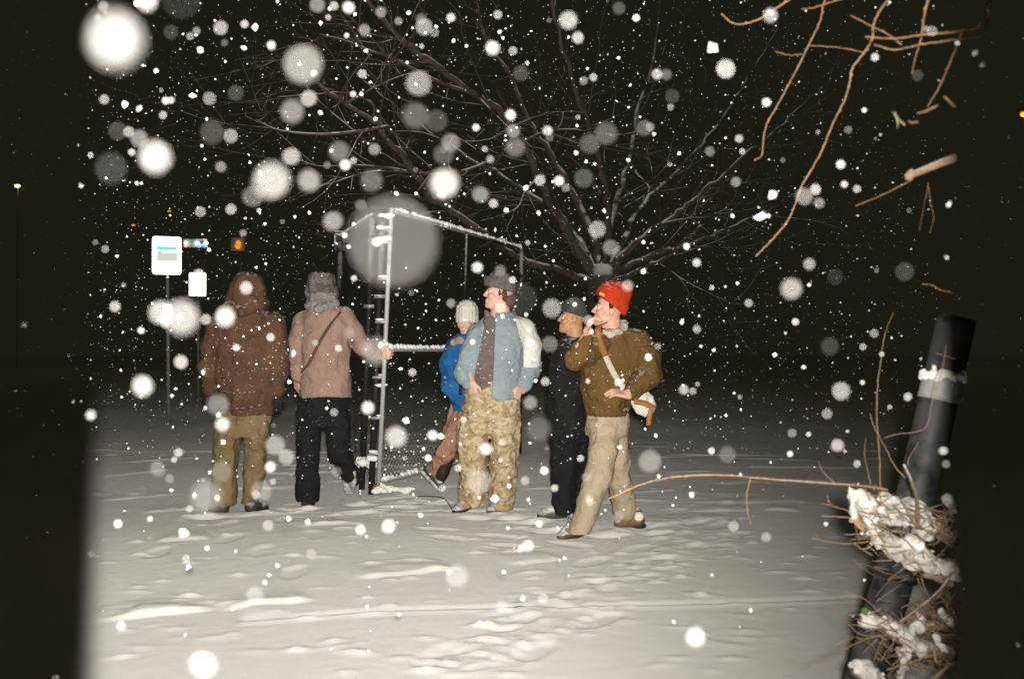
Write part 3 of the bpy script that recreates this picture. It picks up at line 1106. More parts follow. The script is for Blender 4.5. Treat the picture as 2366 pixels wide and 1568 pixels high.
def head_prims(c, R, s=1.0):
    L = lambda x, y, z: c + R @ (np.array([x, y, z]) * s)
    E = lambda p_, r, k=None: ell(L(*p_), np.array(r) * s, R, k)
    out = [E((0, -.014, .04), (.074, .096, .088)), E((0, .032, -.04), (.056, .058, .085)),
           cap(L(0, .03, -.075), L(0, .072, -.100), .040 * s, .024 * s),
           cap(L(-.045, .0, -.06), L(-.02, .06, -.098), .022 * s, .02 * s), cap(L(.045, .0, -.06), L(.02, .06, -.098), .022 * s, .02 * s),
           cap(L(-.034, .080, .020), L(.034, .080, .020), .013 * s, .013 * s, 1, .012),
           E((-.036, .062, -.03), (.026, .026, .026)), E((.036, .062, -.03), (.026, .026, .026)),
           cap(L(0, .090, .006), L(0, .108, -.028), .009 * s, .012 * s, 1, .010), E((-.011, .098, -.033), (.009, .010, .008), .006), E((.011, .098, -.033), (.009, .010, .008), .006),
           cap(L(-.017, .088, -.061), L(.017, .088, -.061), .008 * s, .008 * s, 1, .006), cap(L(-.014, .087, -.073), L(.014, .087, -.073), .009 * s, .009 * s, 1, .006),
           E((-.074, -.008, -.008), (.011, .021, .033), .008), E((.074, -.008, -.008), (.011, .021, .033), .008)]
    cuts = [ell(L(-.031, .103, .001), np.array((.017, .016, .012)) * s, R, .01), ell(L(.031, .103, .001), np.array((.017, .016, .012)) * s, R, .01)]
    return out, cuts


EYE_W = plain('eye white', (.7, .68, .65), .3, 0, .05, 30, 0)
EYE_D = plain('eye iris', (.03, .02, .015), .2, 0, .05, 30, 0)


def eyes(parent, c, R, s=1.0):
    for x in (-.031, .031):
        q_ = c + R @ (np.array([x, .0755, .0]) * s)
        f_ = R[:, 1]
        field('eye', [ell(q_, (.0125 * s,) * 3)], [EYE_W, EYE_D], parent, .0035, .005, matfn=lambda m: (((m - q_) @ f_) > .0095 * s).astype(np.int32))


def brows(parent, c, R, mat, s=1.0):
    for x in (-1, 1):
        L = lambda a, b, d: c + R @ (np.array([a * x, b, d]) * s)
        field('eyebrow', [cap(L(.014, .093, .022), L(.036, .088, .029), .0045 * s, .0055 * s), cap(L(.036, .088, .029), L(.052, .072, .024), .0055 * s, .003 * s)], mat, parent, .0035, .006)


def hand_prims(w, d, n, t, curl=(35, 55), s=1.0, spread=.06):
    """palm, four unequal fingers and a thumb; w wrist, d fingers' direction, n side they curl to, t thumb side"""
    d = np.asarray(d, float); d /= np.linalg.norm(d)
    n = np.asarray(n, float); n = n - d * n.dot(d); n /= np.linalg.norm(n)
    t_ = np.cross(d, n)
    if t_.dot(t) < 0:
        t_ = -t_
    out = []
    for i, (off, ln, r) in enumerate(((.030, .072, .0092), (.010, .080, .0095), (-.011, .074, .009), (-.030, .058, .008))):
        off *= s; ln *= s; r *= s
        kn = w + d * (.088 - abs(i - 1.2) * .004) * s + t_ * off
        out.append(cap(w + t_ * off * .7 + d * .01 * s, kn, .015 * s, .0125 * s, 1, .010))
        dd = d + t_ * spread * (1.3 - i)
        a1, a2 = math.radians(curl[0]), math.radians(curl[0] + curl[1])
        p1 = kn + (dd * math.cos(a1) + n * math.sin(a1)) * ln * .5
        p2 = p1 + (dd * math.cos(a2) + n * math.sin(a2)) * ln * .5
        out += [cap(kn, p1, r * 1.08, r, 1, .004), cap(p1, p2, r, r * .82, 1, .004)]
    b = w + d * .025 * s + t_ * .026 * s
    m_ = b + (d * .7 + t_ * .75 + n * .25) * .042 * s
    e_ = m_ + (d * .95 + t_ * .1 + n * .45) * .036 * s
    out += [cap(b, m_, .0155 * s, .0115 * s, 1, .008), cap(m_, e_, .011 * s, .0085 * s, 1, .004)]
    return out


def shoe(parent, heel, toe, mats, s=1.0, name='shoe', lift=.0, snowy=True, up=(0, 0, 1)):
    """low shoe: upper, toe box and sole; heel and toe are points on the ground"""
    heel, toe = np.asarray(heel, float), np.asarray(toe, float)
    if heel[2] < .06 and toe[2] < .06:
        heel, toe = heel - [0, 0, .02], toe - [0, 0, .02]          # pressed into the snow
    d = toe - heel; L = np.linalg.norm(d); d /= L
    up = np.asarray(up, float); up = up - d * up.dot(d); up /= np.linalg.norm(up)
    sd = np.cross(d, up)
    P_ = lambda a, z, x=0: heel + d * a * L + up * z * s + sd * x * s
    prims = [cap(P_(.14, .045), P_(.40, .046), .043 * s, .045 * s), cap(P_(.40, .046), P_(.84, .036), .047 * s, .036 * s), cap(P_(.18, .06), P_(.22, .12), .043 * s, .045 * s),
             cap(P_(.3, .07), P_(.62, .06), .04 * s, .032 * s)]
    sh = field(name, prims, mats[:2] if len(mats) > 1 else mats, parent, .007, .02,
               clip=lambda P: (.012 * s - ((P - heel.astype(np.float32)) @ up.astype(np.float32))),
               matfn=(lambda m: (((m - heel) @ d > .42 * L) & (((m - heel) @ up) > .04)).astype(np.int32)) if len(mats) > 1 else None)
    field('sole', [cap(P_(.12, .012), P_(.45, .012), .046 * s, .044 * s), cap(P_(.45, .012), P_(.86, .014), .047 * s, .040 * s)], mats[-1] if len(mats) > 2 else mats[0], sh, .007, .02,
          clip=lambda P: np.abs((P - heel.astype(np.float32)) @ up.astype(np.float32) - .006 * s) - .014 * s)
    return sh


SKIN_PALE = skin('pale skin flushed by cold', (.62, .40, .32), (.56, .32, .25))
SKIN_TAN = skin('tan skin', (.46, .25, .135), (.40, .2, .10))
SKIN_PINK = skin('pink skin', (.60, .37, .28), (.55, .28, .2))
HAIR_BR = plain('brown hair', (.11, .05, .022), .6, 0, .5, 90, .6)
HAIR_DK = plain('dark hair', (.03, .018, .01), .6, 0, .5, 90, .6)
SHOE_DK = plain('dark shoe leather', (.045, .04, .035), .55, 0, .4, 40, .4, .4, .9, (.2, .6))
SHOE_BR = plain('brown shoe leather', (.20, .10, .04), .6, 0, .4, 40, .4, .4, .6, (.3, .7))
SHOE_SN = plain('snow caked on shoe', (.62, .61, .59), .9, 0, .75, 34, .9, .2)
SOLE_DK = plain('black rubber sole', (.02, .02, .02), .7)
GLOVE = cloth('black knit glove', (.018, .018, .018), snow=.3)

# ---------------------------------------------------------------- 1 the hooded walker, seen from behind
p = Person('person from behind in brown hooded coat and olive trousers, left of the group', 7.25, (550, 1176))
C1 = cloth('brown quilted coat', (.105, .055, .031), (.058, .030, .017), snow=.8, dust=.9)
T1 = cloth('olive work trousers', (.19, .135, .068), (.125, .085, .04), snow=.5)
hc = p.J(571, 676, .02); R1 = frame(0)
pr, cu = head_prims(hc, R1, .94)
body = pr + [cap(hc + [0, -.01, -.06], p.J(571, 745), .06, .065), p.K([(735, 571, 50, .08), (800, 568, 52, .11), (900, 573, 46, .10), (960, 578, 44, .11), (985, 575, 44, .10)])]
body += p.chain([(515, 760, 0, 22), (492, 840, 0, 15), (484, 898, 0, 9)]) + p.chain([(628, 758, 0, 22), (644, 840, 0, 15), (640, 900, -.01, 9)])
body += p.chain([(538, 985, 0, 17), (524, 1065, 0, 15), (517, 1150, 0, 13)]) + p.chain([(594, 985, 0, 17), (592, 1065, 0, 15), (579, 1148, 0, 11)])
field('body', body, SKIN_PALE, p.o, .006, .018, cu)
jk = field('coat', [p.K([(700, 572, 34, .11), (722, 571, 54, .13), (740, 570, 72, .15), (765, 569, 80, .17), (810, 567, 79, .185), (870, 569, 72, .18), (915, 574, 62, .17), (948, 579, 53, .165), (957, 580, 50, .16)], .03)]
           + p.chain([(512, 756, 0, 33), (494, 805, .0, 31), (486, 850, -.01, 26), (482, 898, .02, 18)], 1, .03)
           + p.chain([(628, 752, 0, 32), (636, 800, 0, 30), (643, 850, -.01, 25), (640, 902, -.01, 18)], 1, .03),
           C1, p.o, .0085, .03, disp=folds(.010, (8, 8, 6), 1, .003))
field('hood', [p.K([(627, 571, 10, .04), (633, 571, 26, .085), (646, 571, 36, .115), (665, 570, 42, .13), (685, 570, 48, .135), (700, 571, 50, .135), (712, 572, 46, .13), (724, 572, 36, .10)], .03),
               cap(p.J(535, 708, -.10), p.J(572, 722, -.155), .03, .034), cap(p.J(572, 722, -.155), p.J(612, 706, -.10), .034, .03)], C1, jk, .0085, .03, disp=folds(.010, (9, 9, 8), 5, .003))
for a, b in (((520, 903), (616, 903)), ((522, 938), (624, 932))):
    mb = MB(); mb.tube(spline([p.J(a[0], a[1], -.135), p.J((a[0] + b[0]) / 2, a[1] + 3, -.19), p.J(b[0], b[1], -.135)], 8), .008, 5)
    mb.build('hem_seam', C1, jk)
field('trousers', [p.K([(925, 574, 46, .125), (960, 572, 52, .135), (990, 566, 55, .13), (1008, 562, 54, .12)]),
                   p.K([(950, 543, 28, .11), (995, 527, 30, .115), (1030, 523, 29, .105), (1062, 521, 27, .10), (1095, 517, 27, .098), (1115, 517, 30, .10), (1140, 517, 31, .10), (1160, 518, 28, .09), (1168, 518, 24, .085)]),
                   p.K([(950, 595, 24, .11), (995, 591, 27, .11), (1030, 591, 24, .10), (1062, 590, 23, .095), (1085, 589, 26, .095), (1110, 586, 25, .09), (1135, 580, 20, .08), (1158, 577, 17, .075)])],
      T1, p.o, .0085, .022, disp=folds(.009, (9, 9, 11), 9, .003))
shoe(p.o, p.J(524, 1174, -.05) * [1, 1, 0], p.J(478, 1172, .10) * [1, 1, 0] + [0, 0, .0], [SHOE_DK, SHOE_SN, SOLE_DK], 1.05, 'boot')
shoe(p.o, p.J(576, 1170, -.02) * [1, 1, 0], p.J(600, 1172, .20) * [1, 1, 0], [SHOE_DK, SHOE_SN, SOLE_DK], 1.05, 'boot')
for w_, sgn in ((p.J(482, 900, .02), 1), (p.J(639, 905, -.02), -1)):
    field('glove', hand_prims(w_, (.08 * sgn, .1, -1), (.3 * sgn, .8, 0), (.3 * sgn, .9, 0), (30, 40), 1.18), GLOVE, p.o, .006, .01)

# ---------------------------------------------------------------- 2 the one in the fur hat, hand on the gate
p = Person('person from behind in mauve coat and grey fur hat, hand on gate post', 7.6, (745, 1158))
C2 = cloth('dusty mauve coat', (.300, .200, .160), (.235, .150, .120), snow=.55, dust=.8, weave=120)
T2 = cloth('black trousers', (.010, .011, .012), (.006, .007, .008), snow=.55, dust=.6)
FUR = cloth('grey brown fur', (.16, .14, .125), (.05, .043, .04), snow=.8, dust=1.0, scale2=22)
SCARF2 = cloth('pale grey scarf', (.27, .255, .24), (.15, .13, .125), snow=.6, dust=.9, scale2=14)
hc = p.J(743, 668); R2 = frame(-8)
pr, cu = head_prims(hc, R2, 1.0)
body = pr + [cap(hc + [0, -.01, -.06], p.J(745, 740), .06, .065), p.K([(730, 748, 46, .08), (800, 752, 46, .11), (900, 752, 44, .10), (945, 750, 46, .11)])]
body += p.chain([(696, 750, 0, 18), (684, 820, 0, 14), (690, 872, -.03, 9)]) + p.chain([(800, 735, 0, 20), (834, 799, .07, 12), (864, 819, .24, 8)])
body += p.chain([(715, 945, 0, 22), (712, 1050, 0, 16), (712, 1148, 0, 12)]) + p.chain([(778, 945, 0, 22), (786, 1045, 0, 16), (800, 1110, .16, 11)])
body += hand_prims(p.J(690, 872, -.03), (-.05, .2, -1), (.5, .5, 0), (.3, .9, 0)) + hand_prims(p.J(866, 820, .25), (.55, .8, .05), (.5, -.3, .1), (0, 0, 1), (55, 60))
field('body', body, SKIN_PINK, p.o, .006, .018, cu)
jk = field('coat', [p.K([(712, 748, 36, .10), (722, 749, 50, .13), (738, 750, 57, .15), (780, 751, 57, .165), (840, 752, 57, .165), (890, 752, 59, .17), (917, 752, 60, .175)], .03)]
           + p.chain([(700, 742, 0, 22), (689, 790, -.02, 21), (686, 830, -.02, 19), (690, 868, -.03, 14)], 1, .028)
           + p.chain([(797, 732, 0, 24), (816, 766, .03, 22), (836, 800, .07, 20), (862, 818, .22, 15)], 1, .03),
           C2, p.o, .0085, .03, disp=folds(.008, (7, 7, 6), 21, .002))
mb = MB(); mb.add(*ribbon_geo(spline([p.J(792, 722, -.10), p.J(772, 752, -.160), p.J(748, 792, -.176), p.J(724, 838, -.165), p.J(704, 858, -.11)], 8), (1, 0, .8), .022, .008)); mb.build('chest_strap', cloth('dark strap', (.10, .065, .05), snow=.2), p.o)
field('scarf', [p.K([(672, 744, 30, .10), (685, 744, 35, .12), (703, 744, 37, .125), (718, 746, 38, .12), (726, 747, 34, .11)], .02), cap(p.J(712, 706, -.06), p.J(745, 716, -.13), .03, .034), cap(p.J(745, 716, -.13), p.J(778, 702, -.06), .034, .03)],
      SCARF2, p.o, .0085, .025, disp=folds(.008, (12, 12, 20), 25, .004))
ht = field('fur_hat', [p.K([(631, 743, 24, .085), (635, 743, 29, .10), (650, 743, 31, .112), (668, 743, 32, .115), (678, 743, 31, .11)], .015, 2.6)], FUR, p.o, .007, .015, disp=lambda P: .006 * noise3(P, 30, 2) + .006 * noise3(P, 75, 3))
for sgn in (-1, 1):
    field('ear_flap', [ell(p.J(743 + sgn * 32, 676, .01), (.022, .06, .05))], FUR, ht, .007, .01, disp=lambda P: .005 * noise3(P, 60, 4))
field('trousers', [p.K([(905, 750, 56, .14), (930, 749, 58, .145), (970, 748, 58, .135), (985, 748, 56, .12)]),
                   p.K([(940, 716, 30, .115), (1000, 713, 28, .11), (1060, 711, 26, .10), (1110, 711, 27, .10), (1140, 711, 27, .10), (1156, 711, 26, .095)])]
      + p.chain([(778, 960, 0, 30), (785, 1045, .0, 26), (800, 1100, .16, 20), (806, 1116, .2, 18)], 1, .025), T2, p.o, .0085, .025, disp=folds(.008, (9, 9, 11), 29, .003))
shoe(p.o, p.J(712, 1158, -.06) * [1, 1, 0], p.J(706, 1158, .20) * [1, 1, 0], [SHOE_DK, SHOE_SN, SOLE_DK], 1.05, 'boot')
hl = p.J(803, 1094, .10)
shoe(p.o, hl, p.J(797, 1146, .19), [SHOE_DK, SHOE_DK, SHOE_SN], 1.1, 'boot', up=(0, 1, .35))

# ---------------------------------------------------------------- 3 the one in the blue jacket, behind
p = Person('person in blue jacket and white knit hat, half hidden behind gate side of the group', 8.0, (1030, 1138))
C3 = cloth('bright blue jacket', (.018, .12, .33), (.010, .075, .22), snow=.3, dust=.5)
T3 = cloth('dusty pink brown trousers', (.36, .20, .14), (.25, .12, .08), snow=.5, scale2=12)
H3 = cloth('cream knit hat', (.62, .59, .53), (.52, .49, .43), snow=.3, weave=240, dust=.9)
FUR3 = cloth('pale fur collar', (.42, .38, .34), (.2, .16, .14), snow=.4, scale2=26)
hc = p.J(1080, 738); R3 = frame(150, -14)
pr, cu = head_prims(hc, R3, .98)
body = pr + [cap(hc + [0, .01, -.07], p.J(1090, 795, .02), .058, .065), p.K([(790, 1090, 40, .08), (850, 1085, 42, .11), (930, 1082, 38, .10), (975, 1080, 38, .11)])]
body += p.chain([(1052, 805, 0, 17), (1038, 870, -.05, 14), (1064, 925, -.12, 9)]) + p.chain([(1130, 805, .05, 17), (1145, 880, .05, 14), (1130, 940, .0, 9)])
body += p.chain([(1066, 960, 0, 22), (1032, 1040, -.02, 15), (1012, 1110, .05, 10)]) + p.chain([(1105, 960, .05, 22), (1100, 1050, .05, 16), (1095, 1128, .05, 11)])
body += hand_prims(p.J(1064, 925, -.12), (.6, 0, -.7), (0, .8, 0), (0, -.5, .5), (45, 50))
field('body', body, SKIN_PALE, p.o, .006, .018, cu)
eyes(p.o, hc, R3, .98); brows(p.o, hc, R3, HAIR_BR, .98)
jk = field('jacket', [p.K([(772, 1086, 26, .09), (786, 1084, 42, .12), (815, 1080, 52, .15), (860, 1076, 54, .165), (905, 1080, 48, .16), (940, 1084, 40, .15), (950, 1085, 38, .15)], .03)]
           + p.chain([(1054, 798, 0, 22), (1040, 845, -.03, 23), (1042, 890, -.08, 20), (1062, 922, -.12, 14)], 1, .03)
           + p.chain([(1130, 800, .05, 22), (1142, 870, .06, 20), (1132, 930, .02, 14)], 1, .03), C3, p.o, .0085, .03, disp=folds(.010, (9, 9, 8), 41, .002))
field('collar', p.chain([(1050, 792, -.09, 8), (1064, 786, -.13, 8), (1080, 794, -.16, 7), (1098, 780, -.12, 9), (1112, 786, -.05, 9)], 1, .01), FUR3, jk, .007, .015, disp=lambda P: .006 * noise3(P, 50, 9))
mb = MB(); mb.add(*ribbon_geo(spline([p.J(1078, 790, -.165), p.J(1070, 850, -.185), p.J(1066, 910, -.18)], 6), (1, 0, 0), .03, .006)); mb.build('zip_placket', cloth('dark placket', (.02, .022, .03), snow=.2), jk)
field('knit_hat', [p.K([(693, 1079, 9, .04), (698, 1079, 19, .075), (710, 1079, 25, .10), (724, 1079, 27, .11), (738, 1079, 27.5, .11), (745, 1079, 26.5, .105)], .012)], H3, p.o, .006, .012, disp=lambda P: .0025 * np.sin(P[..., 0] * 260) + .002 * noise3(P, 60, 12))
field('trousers', [p.K([(925, 1082, 40, .13), (960, 1080, 42, .135), (985, 1078, 40, .12)])] + p.chain([(1066, 955, -.02, 26), (1050, 1000, -.05, 25), (1028, 1048, -.04, 21), (1004, 1085, .02, 15)], 1, .025)
      + p.chain([(1104, 955, .05, 26), (1100, 1050, .06, 22), (1096, 1128, .06, 17)], 1, .025), T3, p.o, .0085, .025, disp=folds(.010, (10, 10, 12), 47, .003))
field('boot_shaft', p.chain([(1034, 1058, -.03, 17), (1022, 1090, .0, 15), (1012, 1116, .03, 12)], 1, .02), plain('dark brown boot', (.035, .02, .012), .6, 0, .4, 40, .4), p.o, .0075, .02)
shoe(p.o, p.J(973, 1092, .08), p.J(1014, 1132, -.02), [SHOE_DK, SHOE_DK, SHOE_SN], 1.0, 'boot', up=(.75, 0, .65))
shoe(p.o, p.J(1097, 1140, .12) * [1, 1, 0], p.J(1090, 1140, -.15) * [1, 1, 0], [SHOE_DK, SHOE_SN, SOLE_DK], 1.0, 'boot')

# ---------------------------------------------------------------- 4 the tall one in the two-tone jacket
p = Person('tall person in grey and white jacket and camouflage trousers, grey hat, looking left', 7.28, (1118, 1176))
C4 = cloth('slate blue jacket', (.250, .300, .335), (.205, .25, .285), snow=.25, dust=.4)
W4 = cloth('off white sleeve', (.66, .645, .60), (.58, .57, .53), snow=.1, dust=.2)
S4 = cloth('dark mauve fleece', (.155, .12, .115), (.10, .075, .072), snow=.9, weave=60, dust=.5)
H4 = cloth('grey wool hat', (.135, .13, .12), (.085, .08, .074), snow=.5, weave=200, dust=1.0, scale2=16)
CAMO = camo('tan camouflage cloth')
hc = p.J(1153, 678); R4 = frame(104, 8)
pr, cu = head_prims(hc, R4, .97)
body = pr + [cap(hc + [.02, 0, -.06], p.J(1158, 745, .02), .058, .066), cap(hc + [-.01, -.02, -.09], p.J(1146, 750, -.06), .045, .05), p.K([(740, 1158, 46, .08), (800, 1150, 50, .11), (880, 1140, 46, .10), (920, 1136, 46, .11)])]
body += p.chain([(1100, 775, -.02, 20), (1076, 845, -.06, 15), (1092, 884, -.16, 10)]) + p.chain([(1212, 770, .02, 21), (1226, 850, .06, 16), (1206, 900, -.06, 10)])
body += p.chain([(1098, 930, 0, 24), (1092, 1050, 0, 17), (1090, 1160, 0, 12)]) + p.chain([(1166, 930, 0, 24), (1164, 1050, 0, 17), (1160, 1165, 0, 12)])
body += hand_prims(p.J(1200, 893, -.10), (-.35, -.1, -1), (-.6, .6, 0), (-.8, -.5, 0), (50, 50), .95) + hand_prims(p.J(1092, 880, -.16), (.1, -.1, -.8), (.5, .6, 0), (.6, -.6, 0), (50, 55), .95)
field('body', body, SKIN_PALE, p.o, .0055, .018, cu)
eyes(p.o, hc, R4, .97); brows(p.o, hc, R4, HAIR_BR, .97)
field('hair', [ell(hc + R4 @ np.array([-.066, -.022, -.006]), (.022, .03, .042)), ell(hc + R4 @ np.array([-.05, -.07, -.045]), (.04, .03, .045)), ell(hc + R4 @ np.array([.05, -.06, -.03]), (.04, .04, .05)), ell(hc + R4 @ np.array([0, -.085, -.03]), (.05, .03, .05)),
               ell(hc + R4 @ np.array([-.070, .012, .0]), (.012, .012, .03))], HAIR_BR, p.o, .006, .015, disp=lambda P: .007 * noise3(P, (60, 60, 22), 50))
ht = field('wool_hat', [ell(p.J(1156, 652), np.array((.104, .098, .084)), frame(104, 0, 0) @ np.array(Matrix.Rotation(math.radians(12), 3, 'X')))], H4, p.o, .006, .012, disp=lambda P: .003 * noise3(P, 40, 51) + .002 * noise3(P, 90, 52),
           clip=lambda P: (p.J(1153, 660)[2] - P[..., 2]) * .97 - .24 * (P[..., 0] - p.J(1153, 660)[0]))
ring = []
for i in range(20):
    a = i / 20 * 2 * math.pi
    q_ = p.J(1154, 661) + np.array([.094 * math.cos(a), .092 * math.sin(a), -.24 * .094 * math.cos(a)])
    ring.append(q_)
field('turned_up_brim', [cap(ring[i], ring[(i + 1) % 20], .021, .021) for i in range(20)] + [cap(ring[i] + [0, 0, .03], ring[(i + 1) % 20] + [0, 0, .03], .019, .019) for i in range(20)], H4, ht, .006, .015, disp=lambda P: .003 * noise3(P, 50, 53))
field('fleece', [p.K([(742, 1140, 18, .12), (756, 1136, 32, .14), (790, 1134, 46, .15), (850, 1130, 46, .15), (890, 1130, 46, .15), (905, 1130, 46, .15)], .02), cap(p.J(1132, 742, -.10), p.J(1146, 760, -.10), .04, .05), cap(p.J(1124, 722, -.09), p.J(1130, 750, -.11), .018, .03)],
      S4, p.o, .0085, .025, disp=folds(.007, (9, 9, 8), 61, .005))
# jacket: open front, two panels, sleeves, back
def open_front(P):
    c0 = p.J(1123, 760)[0]; w0 = np.interp(P[..., 2], [p.J(0, 930)[2], p.J(0, 860)[2], p.J(0, 745)[2]], [.075, .065, .035])
    ctr = np.interp(P[..., 2], [p.J(0, 930)[2], p.J(0, 745)[2]], [p.J(1112, 0)[0], p.J(1134, 0)[0]])
    front = np.clip((p.D - .03 - P[..., 1]) * 5, -1, 1)
    return np.where(front > 0, w0 - np.abs(P[..., 0] - ctr), -.2).astype(np.float32)


jz = lambda v: p.J(0, v)[2]
def jmat(m):
    white = (m[:, 0] > p.J(1192, 0)[0] + .055 * np.clip((jz(745) - m[:, 2]) / .2, 0, 1)) & (m[:, 2] > jz(850) + .02 * np.sin(m[:, 1] * 20)) & (m[:, 2] < jz(712))
    white |= (m[:, 2] > jz(752)) & (m[:, 0] > p.J(1184, 0)[0]) & (m[:, 1] > p.D - .02)
    return white.astype(np.int32)


jk = field('jacket', [p.K([(722, 1160, 30, .10), (738, 1160, 48, .14), (756, 1156, 62, .165), (800, 1148, 66, .185), (860, 1142, 64, .19), (900, 1144, 60, .19), (921, 1146, 58, .19)], .03)]
           + p.chain([(1104, 772, -.02, 25), (1088, 815, -.05, 24), (1072, 862, -.09, 21), (1084, 884, -.15, 15)], 1, .03)
           + p.chain([(1208, 760, .01, 28), (1222, 800, .03, 27), (1225, 850, .04, 24), (1212, 888, -.04, 19)], 1, .03), [C4, W4], p.o, .0085, .03, clip=open_front, disp=folds(.007, (8, 8, 5), 65, .002), matfn=jmat)
field('collar', p.chain([(1150, 756, -.13, 8), (1172, 742, -.10, 9), (1190, 736, -.02, 10), (1186, 728, .06, 9), (1160, 722, .09, 9)], 1, .01), S4, jk, .0075, .015, disp=folds(.005, (20, 20, 20), 69, .003))
field('trousers', [p.K([(880, 1138, 50, .15), (905, 1137, 62, .16), (940, 1134, 68, .165), (985, 1130, 71, .16), (1002, 1129, 71, .15)]),
                   p.K([(960, 1095, 37, .14), (1010, 1093, 36, .13), (1060, 1092, 33, .125), (1110, 1091, 31.5, .12), (1150, 1091, 31, .115), (1166, 1092, 29, .11)]),
                   p.K([(960, 1166, 36, .14), (1010, 1165, 36, .13), (1060, 1164, 33, .125), (1110, 1161, 31, .12), (1150, 1159, 30, .115), (1172, 1158, 28, .11)])], CAMO, p.o, .0085, .018, disp=folds(.013, (9, 9, 11), 71, .004))
shoe(p.o, p.J(1084, 1171, .10) * [1, 1, 0], p.J(1052, 1171, -.14) * [1, 1, 0], [SHOE_DK, SHOE_SN, SHOE_BR], 1.05)
shoe(p.o, p.J(1158, 1177, .08) * [1, 1, 0], p.J(1132, 1177, -.14) * [1, 1, 0], [SHOE_BR, SHOE_SN, SOLE_DK], 1.05)
mb = MB(); mb.tube(spline([p.J(1052, 1170, -.14) * [1, 1, 0] + [0, -.02, .01], gpx(1030, 1157) + [0, 0, .012], gpx(1010, 1150) + [0, 0, .012], gpx(960, 1148) + [0, 0, .012]], 6), .004, 4); mb.build('bootlace', SOLE_DK, p.o)

# ---------------------------------------------------------------- 5 the dark one walking behind the red hat
p = Person('person all in black with dark knit hat, behind the red hatted walker', 7.0, (1310, 1186))
C5 = cloth('black coat', (.012, .012, .012), (.007, .007, .007), snow=.5, dust=.6)
H5 = cloth('charcoal patterned knit hat', (.075, .075, .075), (.03, .03, .03), snow=.6, scale2=26, dust=.9)
hc = p.J(1322, 736); R5 = frame(96, 8)
pr, cu = head_prims(hc, R5, .86)
body = pr + [cap(hc + [.02, 0, -.06], p.J(1328, 800, .0), .055, .062), p.K([(795, 1328, 40, .08), (860, 1320, 44, .11), (930, 1316, 40, .10), (975, 1314, 40, .11)])]
body += p.chain([(1300, 820, -.1, 18), (1290, 890, -.12, 13), (1292, 930, -.15, 8)]) + p.chain([(1345, 820, .12, 18), (1345, 890, .12, 14), (1335, 945, .1, 9)])
body += p.chain([(1308, 970, -.05, 24), (1306, 1070, -.05, 16), (1302, 1165, -.04, 11)]) + p.chain([(1325, 970, .08, 24), (1335, 1070, .1, 16), (1330, 1160, .12, 11)])
field('body', body, SKIN_TAN, p.o, .0055, .018, cu)
eyes(p.o, hc, R5, .86); brows(p.o, hc, R5, HAIR_DK, .86)
field('coat', [p.K([(776, 1330, 24, .08), (790, 1328, 40, .12), (820, 1322, 48, .17), (880, 1314, 48, .18), (950, 1312, 46, .18), (1000, 1312, 44, .17)], .03)]
      + p.chain([(1304, 815, -.12, 22), (1290, 880, -.14, 20), (1292, 945, -.15, 14)], 1, .03) + p.chain([(1345, 815, .14, 22), (1348, 880, .14, 20), (1340, 940, .12, 14)], 1, .03), C5, p.o, .0085, .03, disp=folds(.008, (8, 8, 6), 81, .002))
field('knit_hat', [p.K([(686, 1326, 8, .04), (690, 1326, 18, .07), (700, 1326, 26, .095), (714, 1327, 30, .105), (728, 1327, 31, .105), (744, 1327, 30, .10)], .012)], H5, p.o, .006, .012, disp=lambda P: .003 * noise3(P, 45, 83) + .002 * np.sin(P[..., 2] * 300),
      clip=lambda P: (p.J(0, 727)[2] - P[..., 2]) - .30 * (P[..., 0] - p.J(1324, 0)[0]))
field('trousers', [p.K([(960, 1313, 44, .15), (1000, 1313, 45, .15), (1020, 1313, 44, .14)]), p.K([(990, 1306, 34, .125, -.04), (1050, 1304, 32, .12, -.04), (1110, 1302, 28, .11, -.04), (1160, 1303, 27, .10, -.03), (1183, 1304, 26, .10, -.03)]),
                   p.K([(990, 1326, 30, .125, .08), (1060, 1334, 28, .12, .1), (1110, 1336, 26, .11, .12), (1150, 1330, 25, .10, .12), (1172, 1326, 24, .10, .12)])], T2, p.o, .0085, .025, disp=folds(.009, (9, 9, 11), 87, .003))
shoe(p.o, p.J(1306, 1190, -.02) * [1, 1, 0], p.J(1258, 1190, -.06) * [1, 1, 0] + [-.05, 0, 0], [SHOE_DK, SHOE_DK, SOLE_DK], 1.0)
shoe(p.o, p.J(1345, 1182, .12) * [1, 1, 0], p.J(1310, 1182, .10) * [1, 1, 0] + [-.1, 0, 0], [SHOE_DK, SHOE_DK, SOLE_DK], 1.0)

# ---------------------------------------------------------------- 6 the walker in the red hat
p = Person('person in red knit hat and brown jacket striding left in tan trousers', 6.4, (1390, 1225))
C6 = cloth('brown padded jacket', (.125, .072, .021), (.085, .046, .013), snow=.55, dust=.8)
T6 = cloth('tan chinos', (.40, .325, .235), (.33, .265, .185), snow=.12, dust=.2)
H6 = cloth('red knit hat', (.46, .038, .010), (.33, .024, .006), snow=.3, weave=220, dust=.9)
SC6 = cloth('cream scarf', (.50, .45, .38), (.36, .31, .25), snow=.2, scale2=18)
hc = p.J(1406, 716); R6 = frame(98, 10)
pr, cu = head_prims(hc, R6, .92)
body = pr + [cap(hc + [.02, 0, -.06], p.J(1414, 775, .0), .055, .062), p.K([(770, 1416, 46, .08), (840, 1410, 50, .11), (910, 1402, 46, .10), (960, 1404, 46, .11)])]
body += p.chain([(1376, 800, -.16, 20), (1322, 826, -.28, 15), (1352, 768, -.30, 10)]) + p.chain([(1470, 800, -.06, 22), (1494, 860, -.16, 17), (1440, 904, -.26, 10)])
